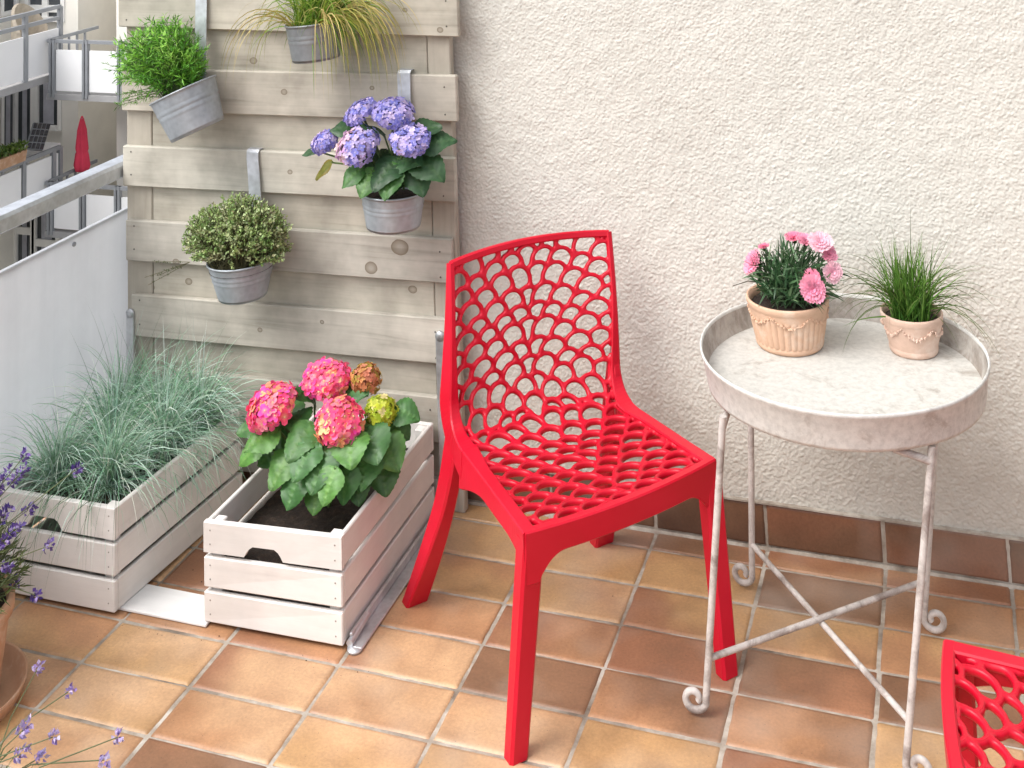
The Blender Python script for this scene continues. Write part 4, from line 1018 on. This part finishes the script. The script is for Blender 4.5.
# turned to face the first chair: its front edge runs down the picture from that corner
nxt = at_z(957, 768, A.z+.007); ab = locB-locA; fe = nxt-tgt
rz2 = math.atan2(fe.y, fe.x)-math.atan2(ab.y, ab.x)+R(3)
rot = Matrix.Rotation(rz2, 3, 'Z') @ locA
c2_.rotation_euler = (0, 0, rz2); c2_.location = (tgt.x-rot.x, tgt.y-rot.y, 0)

# ------------------------------------------------------------------ balcony railing
XR = -1.03
rail = thing('balcony_railing', (XR, -1.0, 0), 'galvanised balcony railing with pale grey infill panel on the left', 'railing')
mb = MB(); zt = at_x(60, 186, XR).z; secs = []
for y in (.30, -3.9):
    secs.append([Vector((XR+.028*math.cos(a)*1.0+.0, y, zt-.031+.031*math.sin(a))) for a in []] or [Vector((XR+dx, y, zt+dz)) for dx, dz in [(-.026, -.048), (.018, -.048), (.026, -.042), (.026, -.010), (.019, -.001), (.01, 0), (-.026, 0), (-.034, -.006), (-.034, -.042)]])
mb.loft(secs); mb.build('handrail', M['steel'], rail)
pt = (at_x(127, 205, XR).z+at_x(30, 262, XR).z)/2
mb = MB(); n = 160; V = []
for j in range(2):
    for i in range(n+1):
        y = lerp(.28, -3.9, i/n); V.append((XR+.004*noise.noise(Vector((y*9, 0, 3)))+.0015*math.sin(y*60), y, [.02, pt][j]))
mb.add(V, [(i, i+1, n+1+i+1, n+1+i) for i in range(n)], None, True)
mb.box((XR-.008, -3.9, pt-.004), (XR+.006, .28, pt+.003), (1, 1, 1), .001)
pan = mb.build('infill_panel', M['panel'], rail)
mb = MB(); pv = at_x(72, 244, XR); 
for dy in (0, -1.1, -2.2):
    mb = MB(); mb.lathe([(.0001, .006), (.006, .004), (.007, 0)], 10, Matrix.Translation((XR+.006, pv.y+dy, pv.z)) @ Matrix.Rotation(R(90), 4, 'Y'))
    mb.build('rivet', M['brail'], pan)
for y in (-.95, -2.2, -3.4):
    mb = MB(); mb.box((XR-.05, y-.02, -.2), (XR-.012, y+.02, zt-.0485), None, .003); mb.build('baluster', M['galv'], rail)
mb = MB(); mb.box((-1.5, -4.3, -.35), (-1.2005, .3, -.02)); 
sl = tag(mb.build('balcony_slab', M['bslab']), kind='structure')

# ------------------------------------------------------------------ lavender pots
def lavender(name, potc, rt, H, heads, label, potlabel, leafy, zleaf, cols=None):
    b = Vector(potc); root = thing('lavender_pot', b, potlabel, 'plant pot'); mb = MB()
    rb = rt*.80
    mb.lathe([(.001, .018), (rb, .018), (rb*1.02, .022), (lerp(rb, rt, .8), H*.8), (rt*.97, H*.84), (rt*1.04, H*.85), (rt*1.05, H), (rt*.96, H), (rt*.9, H*.9)], 60, Matrix.Translation(b)); mb.build('pot_body', M['terra_old'], root)
    mb = MB(); mb.lathe([(.001, .003), (rt*.95, .003), (rt*1.12, .008), (rt*1.22, .034), (rt*1.26, .036), (rt*1.25, .028), (rt*1.14, .0)], 60, Matrix.Translation(b)); mb.build('saucer', M['terra_old'], root)
    mb = MB(); mb.lathe([(.001, H*.93), (rt*.9, H*.92)], 24, Matrix.Translation(b)); mb.build('soil', M['soil'], root)
    pl_ = thing(name, b+Vector((0, 0, H)), label, 'lavender'); fo = MB(); s0 = b+Vector((0, 0, H*.93))
    for i in range(leafy):
        d = rand_dir(.15, 1); tipp = s0+Vector((d.x*rt*1.25, d.y*rt*1.25, d.z*zleaf)); q = s0+Vector((rr(-.5, .5)*rt, rr(-.5, .5)*rt, 0))
        fo.tube([q, tipp], [.0016, .001], 4, (.12, .15, .07), False)
        for k in range(12):
            c = random.choice([srgb(122, 140, 78), srgb(96, 118, 62), srgb(146, 160, 104)])
            leaflet(fo, q.lerp(tipp, rr(.3, 1)), (tipp-q).normalized()+rand_dir()*.7, rr(.022, .036), rr(.0028, .004), tuple(x*.6 for x in jit(c, .15)))
    for p, L in heads:
        q = s0+Vector((rr(-.5, .5)*rt, rr(-.5, .5)*rt, 0)); m_ = q.lerp(p, .5)+Vector((0, 0, .03)); fo.tube([q, m_, p], [.0014, .0012, .001], 5, (.16, .19, .09), False)
        d = (p-m_).normalized(); fw = MB()
        for k in range(int(52*L/.05)):
            t = rr(-.5, .5); w_ = .0085*(1-abs(t)**2*2.2)+.002; o_ = rand_dir(); o_ = (o_-d*o_.dot(d)).normalized()
            c = random.choice(cols or [srgb(110, 88, 160), srgb(84, 68, 136), srgb(138, 116, 190), srgb(176, 160, 214), srgb(96, 78, 128)])
            leaflet(fw, p+d*(t*L)+o_*w_*rr(.1, .6), o_+d*.5, rr(.008, .013), rr(.006, .009), tuple(x*.95 for x in jit(c, .2)))
        fw.build('flower_spike', M['petal'], pl_)
    fo.build('foliage', M['leaf'], pl_)
pcen = at_z(-52, 706); 
hd = [((5, 478), .05), ((18, 476), .05), ((75, 470), .03), ((3, 516), .05), ((14, 530), .045), ((28, 510), .03), ((6, 566), .03), ((14, 582), .03), ((-8, 500), .05), ((48, 546), .02), ((-20, 470), .05), ((24, 456), .022), ((35, 595), .02), ((2, 542), .045)]
hds = [(at_y(x, y, pcen.y+rr(-.02, .10)), L) for (x, y), L in hd]
lavender('lavender_bush', pcen, .125, .20, hds, 'lavender with deep violet spikes in the clay pot at the left edge', 'clay pot in a saucer at the left edge, holding the taller violet lavender', 190, .21)
pc2 = at_z(-40, 905)
hd = [((38, 668), .022), ((68, 692), .016), ((23, 730), .032), ((53, 737), .022), ((118, 737), .022), ((39, 758), .022), ((104, 760), .02), ((21, 754), .028)]
hds = [(at_z(x, y, rr(.17, .24)), L) for (x, y), L in hd]
lavender('sparse_lavender', pc2, .10, .14, hds, 'pale sparse lavender sprigs in front of the tiles at the bottom left corner', 'clay pot below the left corner holding sparse lavender sprigs', 20, .05, [srgb(196, 182, 224), srgb(172, 156, 208), srgb(214, 204, 236), srgb(150, 130, 190)])

# ------------------------------------------------------------------ apartment building across the courtyard
YB = 13.5
g = MB(); g.box((-60, -30, -14.2), (60, 60, -14)); tag(g.build('ground', M['ground']), kind='structure')
P2a, P2b = at_y(53, 52, YB), at_y(81, 93, YB)
XL = at_y(47, 60, YB).x-.05            # front plane of the left wing's balconies
XW = XL-1.7
apt = thing('apartment_building', (XL, YB, -14), 'cream apartment building with white balconies seen across the courtyard at upper left', 'building')
YC_, YW = YB+1.3, YB+2.6               # column plane and recessed wall
def rect_y(x0, y0, x1, y1, Y): a, b = at_y(x0, y0, Y), at_y(x1, y1, Y); return min(a.x, b.x), max(a.x, b.x), min(a.z, b.z), max(a.z, b.z)
def rect_x(x0, y0, x1, y1, X): a, b = at_x(x0, y0, X), at_x(x1, y1, X); return min(a.y, b.y), max(a.y, b.y), min(a.z, b.z), max(a.z, b.z)
m = MB(); m.box((XL-12, YW, -14), (XL+14, YW+8, .3)); m.build('recessed_wall', M['btaupe'], apt)
cx0 = at_y(62, 140, YC_).x; cx1 = at_y(78, 140, YC_).x
m = MB(); m.box((cx0, YC_, -14), (cx1, YW-.005, .25)); m.build('pillar', M['bwall'], apt)
m = MB(); m.box((XW-6, -2, -14), (XW, YC_+.4, .2)); m.box((XW+.004, YC_+.05, -14), (cx0-.004, YW-.006, .22)); m.build('wing_wall', M['bwall'], apt)
# pier to the right of the recess
rx = at_y(117, 20, YC_).x; m = MB(); m.box((rx, YC_-.02, -14), (rx+1.1, YW-.004, .24)); m.build('pillar', M['bwall'], apt)
def win_x(q, X=None, bars=1, hbar=None, curtain=True, mat='curtain'):
    X = XW if X is None else X; y0, y1, z0, z1 = rect_x(*q, X); f_ = MB(); t = .07
    f_.box((X+.005, y0-t, z0-t), (X+.07, y0, z1+t)); f_.box((X+.005, y1, z0-t), (X+.07, y1+t, z1+t)); f_.box((X+.005, y0, z1), (X+.07, y1, z1+t)); f_.box((X+.005, y0, z0-t), (X+.07, y1, z0))
    for k in range(bars): yy = lerp(y0, y1, (k+1)/(bars+1)); f_.box((X+.008, yy-.05, z0), (X+.06, yy+.05, z1))
    if hbar: zz = lerp(z0, z1, hbar); f_.box((X+.009, y0, zz-.05), (X+.058, y1, zz+.05))
    w_ = f_.build('window', M['bframe'], apt)
    g_ = MB(); g_.box((X+.003, y0, z0), (X+.02, y1, z1)); g_.build('pane', M['glass'], w_)
    if curtain:
        c_ = MB(); nn = 60; V = []
        for j in range(2):
            for i in range(nn+1): yy = lerp(y0+.08, y1-.08, i/nn); V.append((X+.028+.012*math.sin(i*1.1), yy, [z0+.02, z1-.02][j]))
        c_.add(V, [(i, i+1, nn+2+i, nn+1+i) for i in range(nn)], None, True); c_.build('curtain', M[mat], w_)
def win_y(q, bars=1, hbar=None, curtain=True):
    Y = YC_+.05; x0, x1, z0, z1 = rect_y(*q, Y); f_ = MB(); t = .08
    f_.box((x0-t, Y-.07, z0-t), (x0, Y-.005, z1+t)); f_.box((x1, Y-.07, z0-t), (x1+t, Y-.005, z1+t)); f_.box((x0, Y-.07, z1), (x1, Y-.005, z1+t)); f_.box((x0, Y-.09, z0-t), (x1, Y-.005, z0))
    for k in range(bars): xx = lerp(x0, x1, (k+1)/(bars+1)); f_.box((xx-.06, Y-.06, z0), (xx+.06, Y-.008, z1))
    if hbar: zz = lerp(z0, z1, hbar); f_.box((x0, Y-.058, zz-.06), (x1, Y-.009, zz+.06))
    w_ = f_.build('window', M['bframe'], apt)
    g_ = MB(); g_.box((x0, Y-.02, z0), (x1, Y-.003, z1)); g_.build('pane', M['glass'], w_)
    if curtain:
        c_ = MB(); nn = 60; V = []
        for j in range(2):
            for i in range(nn+1): xx = lerp(x0+.10, x1-.10, i/nn); V.append((xx, Y-.032-.012*math.sin(i*1.1), [z0+.02, z1-.02][j]))
        c_.add(V, [(i, i+1, nn+2+i, nn+1+i) for i in range(nn)], None, True); c_.build('curtain', M['curtain'], w_)
win_x((1, 150, 12, 82), bars=0); win_y((19, 152, 33, 80), bars=0); win_y((40, 124, 60, 78), bars=0)
win_y((31, 16, 63, -34), bars=1, hbar=.16, curtain=False); win_y((19, 262, 33, 198), bars=0, hbar=.5); win_y((38, 262, 58, 205), bars=0, hbar=.35)
win_x((-22, 150, -6, 84), bars=0); win_x((1, 12, 13, -50), bars=0, curtain=False); win_x((-22, 12, -6, -50), bars=0, curtain=False)
# left wing balconies (front along Y), right wing balconies (front along X)
def balc_left(ptop, pbot, y_from, y_to, rails=(.16, .34), post_px=()):
    z1, z0 = at_x(ptop[0], ptop[1], XL).z, at_x(pbot[0], pbot[1], XL).z
    o = MB(); o.box((XW+.001, y_from, z0-.19), (XL+.03, y_to, z0-.08)); sl_ = o.build('balcony', M['bslab'], apt)
    ys = [y_from]+sorted(at_x(px, ptop[1], XL).y for px in post_px)+[y_to]; ys = [y for y in ys if y_from <= y <= y_to]
    for a, b in zip(ys[:-1], ys[1:]):
        o = MB(); o.box((XL-.01, a+.06, z0-.04), (XL+.02, b-.06, z1)); o.build('panel', M['bwhite'], sl_)
    o = MB()
    for y in ys: o.box((XL-.035, y-.035, z0-.08), (XL+.035, y+.035, z1+max(rails)))
    for rz in rails: o.box((XL-.03, y_from, z1+rz-.03), (XL+.03, y_to, z1+rz+.03))
    o.build('railing', M['brail'], sl_); return z0, z1
LZ0, LZ1 = balc_left((12, 40), (12, 81), 1.0, at_x(60, 20, XL).y, post_px=(25, -30))
MZ0, MZ1 = balc_left((40, 160), (40, 203), 1.0, at_x(60, 20, XL).y, rails=(.08,), post_px=(23, 53, -20))
def balc_right(x0, x1, ptop, pbot, posts, rail_up):
    z1, z0 = at_y(ptop[0], ptop[1], YB).z, at_y(pbot[0], pbot[1], YB).z; xa, xb = at_y(x0, ptop[1], YB).x, at_y(x1, ptop[1], YB).x
    o = MB(); o.box((xa-.1, YB-.02, z0-.14), (xb, YC_-.03, z0-.05)); sl_ = o.build('balcony', M['bslab'], apt)
    xs = [xa]+[at_y(px, ptop[1], YB).x for px in posts]+[xb]
    for a, b in zip(xs[:-1], xs[1:]): o = MB(); o.box((a+.07, YB-.01, z0), (b-.07, YB+.02, z1)); o.build('panel', M['bwhite'], sl_)
    o = MB()
    for x in xs[:-1]: o.box((x-.05, YB-.04, z0-.1), (x-.012, YB+.04, z1+rail_up)); o.box((x+.012, YB-.04, z0-.1), (x+.05, YB+.04, z1+rail_up))
    o.box((xa-.1, YB-.03, z1+rail_up-.05), (xb, YB+.03, z1+rail_up))
    for k in range(5): yy = YB+.12+k*.2; o.box((xa-.12, yy-.015, z0-.05), (xa-.09, yy+.015, z1+rail_up))
    o.box((xa-.125, YB+.03, z1+rail_up-.05), (xa-.085, YC_-.04, z1+rail_up)); o.box((xa-.125, YB+.03, z0-.05), (xa-.085, YC_-.04, z0))
    o.build('railing', M['brail'], sl_); return z0, z1, xa, xb
RZ0, RZ1, RXA, RXB = balc_right(53, 190, (66, 50), (66, 91), (86, 121), .16)
SZ0, SZ1, SXA, SXB = balc_right(51, 190, (66, 193), (66, 229), (83, 118), .16)
# things standing on those balconies
pb = at_y(82, 172, YB+.75); pt_ = at_y(82, 116, YB+.75)
par = thing('closed_parasol', (pb.x, YB+.75, SZ0-.05), 'closed pinkish red parasol standing on the lower right balcony opposite', 'parasol')
m = MB(); hh = pt_.z-pb.z
m.lathe([(.01, 0), (.10, .03*hh), (.125, .12*hh), (.10, .33*hh), (.085, .36*hh), (.10, .42*hh), (.075, .75*hh), (.03, .95*hh), (.01, hh)], 26, Matrix.Translation((pb.x, YB+.75, pb.z)), lambda a, k, z: 1+.18*math.sin(a*6+z*1.5)); m.build('cloth', M['parasol'], par)
m = MB(); m.tube([(pb.x, YB+.75, SZ0-.04), (pb.x, YB+.75, pt_.z-.03)], .025, 10); m.lathe([(.001, SZ0-.05), (.22, SZ0-.05), (.22, SZ0+.01), (.03, SZ0+.03)], 20, Matrix.Translation((pb.x, YB+.75, 0))); m.build('pole', M['brail'], par)
# solar panel propped on the left balcony rail
q = [at_x(34, 122.5, XL-.35), at_x(51, 123.5, XL-.35), at_x(43, 150, XL-.05), at_x(26, 149, XL-.05)]
sp = thing('solar_panel', (q[0]+q[2])/2, 'small dark blue solar panel propped against the rail of the left balcony opposite', 'solar panel')
m = MB(); ctr = (q[0]+q[1]+q[2]+q[3])/4; nn = (q[1]-q[0]).cross(q[3]-q[0]).normalized(); nn = nn if nn.x > 0 else -nn
m.hexa([q[3]-nn*.03, q[2]-nn*.03, q[1]-nn*.03, q[0]-nn*.03, q[3], q[2], q[1], q[0]]); m.build('frame', M['brail'], sp)
m = MB()
for i in range(4):
    for j in range(4):
        f_ = lambda u, v: q[0].lerp(q[1], u).lerp(q[3].lerp(q[2], u), v)+nn*.006
        u0, u1, v0, v1 = (i+.08)/4, (i+.92)/4, (j+.08)/4, (j+.92)/4; m.add([f_(u0, v0), f_(u1, v0), f_(u1, v1), f_(u0, v1)], [(0, 1, 2, 3)])
m.build('cells', M['navy'], sp)
# flower box on the left balcony
fb0, fb1 = at_x(0, 163, XL), at_x(21, 156, XL)
bx_ = thing('flower_box', (XL, (fb0.y+fb1.y)/2, MZ1+.11), 'brown flower box with low green plants on the left balcony rail opposite', 'flower box')
m = MB(); zz = MZ1+.112; m.hexa([(XL-.09, fb0.y-1, zz), (XL+.09, fb0.y-1, zz), (XL+.09, fb1.y, zz), (XL-.09, fb1.y, zz), (XL-.12, fb0.y-1, zz+.17), (XL+.12, fb0.y-1, zz+.17), (XL+.12, fb1.y, zz+.17), (XL-.12, fb1.y, zz+.17)]); m.build('trough', M['terra_old'], bx_)
m = MB()
for i in range(900): 
    c = random.choice([srgb(120, 150, 60), srgb(86, 120, 44), srgb(150, 170, 90)]); leaflet(m, (XL+rr(-.12, .12), rr(fb0.y-1, fb1.y), zz+.15+rr(0, .13)), rand_dir(-.2, 1), rr(.05, .1), .04, tuple(x*.6 for x in jit(c, .2)))
m.build('plants', M['leaf'], bx_)
# white table and wicker chair on the balconies
tp = at_x(28, 150, XL-.55); m = MB(); tb_ = thing('balcony_table', (XL-.6, tp.y, MZ0-.08), 'small white table behind the rail of the left balcony opposite', 'table')
m.box((XL-.95, tp.y-.9, MZ1-.02), (XL-.3, tp.y+.5, MZ1+.03), None, .01); m.build('tabletop', M['bwhite'], tb_)
for dx in (-.9, -.35):
    for dy in (-.8, .4): m = MB(); m.tube([(XL+dx, tp.y+dy, MZ0-.08), (XL+dx, tp.y+dy, MZ1-.02)], .025, 8); m.build('leg', M['bwhite'], tb_)
cp = at_x(33, 26, XL-.7); ch = thing('wicker_chair', (XL-.7, cp.y, LZ0-.08), 'beige wicker chair with rounded back on the upper left balcony opposite', 'chair')
m = MB(); secs = []
for k in range(13):
    a = math.pi*k/12; c_ = Vector((XL-.7, cp.y, 0)); secs.append([c_+Vector((-.30*math.sin(a)-.02, .36*math.cos(a), LZ0+.35)), c_+Vector((-.30*math.sin(a)+.03, .33*math.cos(a), LZ0+.35)), c_+Vector((-.30*math.sin(a)+.03, .33*math.cos(a), LZ0+.55+.42*math.sin(a))), c_+Vector((-.30*math.sin(a)-.02, .36*math.cos(a), LZ0+.55+.42*math.sin(a)))])
m.loft(secs); m.build('backrest', M['beige'], ch)
m = MB(); m.box((XL-.95, cp.y-.32, LZ0+.28), (XL-.45, cp.y+.32, LZ0+.36), None, .01); m.build('seat', M['beige'], ch)
for dx in (-.92, -.5):
    for dy in (-.28, .28): m = MB(); m.tube([(XL+dx, cp.y+dy, LZ0-.08), (XL+dx, cp.y+dy, LZ0+.29)], .025, 8); m.build('leg', M['beige'], ch)

# ------------------------------------------------------------------ light
SUN_EL, SUN_AZ = 54, -42          # azimuth measured from -Y towards -X (behind the camera, to the left)
wd = bpy.data.worlds.new('World'); scene.world = wd; wd.use_nodes = True; nt = wd.node_tree
bg = nt.nodes['Background']; sky = nt.nodes.new('ShaderNodeTexSky'); sky.sky_type = 'NISHITA'; sky.sun_disc = False
sdir = Vector((math.sin(R(SUN_AZ))*math.cos(R(SUN_EL)), -math.cos(R(SUN_AZ))*math.cos(R(SUN_EL)), math.sin(R(SUN_EL))))
sky.sun_elevation = R(SUN_EL); sky.sun_rotation = math.atan2(sdir.x, sdir.y)
sky.air_density = 1.0; sky.dust_density = 4.0; sky.ozone_density = .6
hs = nt.nodes.new('ShaderNodeHueSaturation'); hs.inputs['Saturation'].default_value = .22
nt.links.new(sky.outputs[0], hs.inputs['Color']); nt.links.new(hs.outputs[0], bg.inputs['Color']); bg.inputs['Strength'].default_value = .15
sd = bpy.data.lights.new('sun', 'SUN'); sd.energy = .8; sd.angle = R(32); sd.color = (1.0, .98, .945)
so = bpy.data.objects.new('sun', sd); COL.objects.link(so); so.rotation_euler = sdir.to_track_quat('Z', 'Y').to_euler(); so.location = (0, -3, 6)
vs = scene.view_settings; scene.display_settings.display_device = 'sRGB'
vs.view_transform = 'Standard'; vs.look = 'None'; vs.exposure = .95; vs.gamma = 1; vs.use_curve_mapping = False
scene.cycles.max_bounces = 6; scene.cycles.diffuse_bounces = 3; scene.cycles.transparent_max_bounces = 4
scene.cycles.use_denoising = True
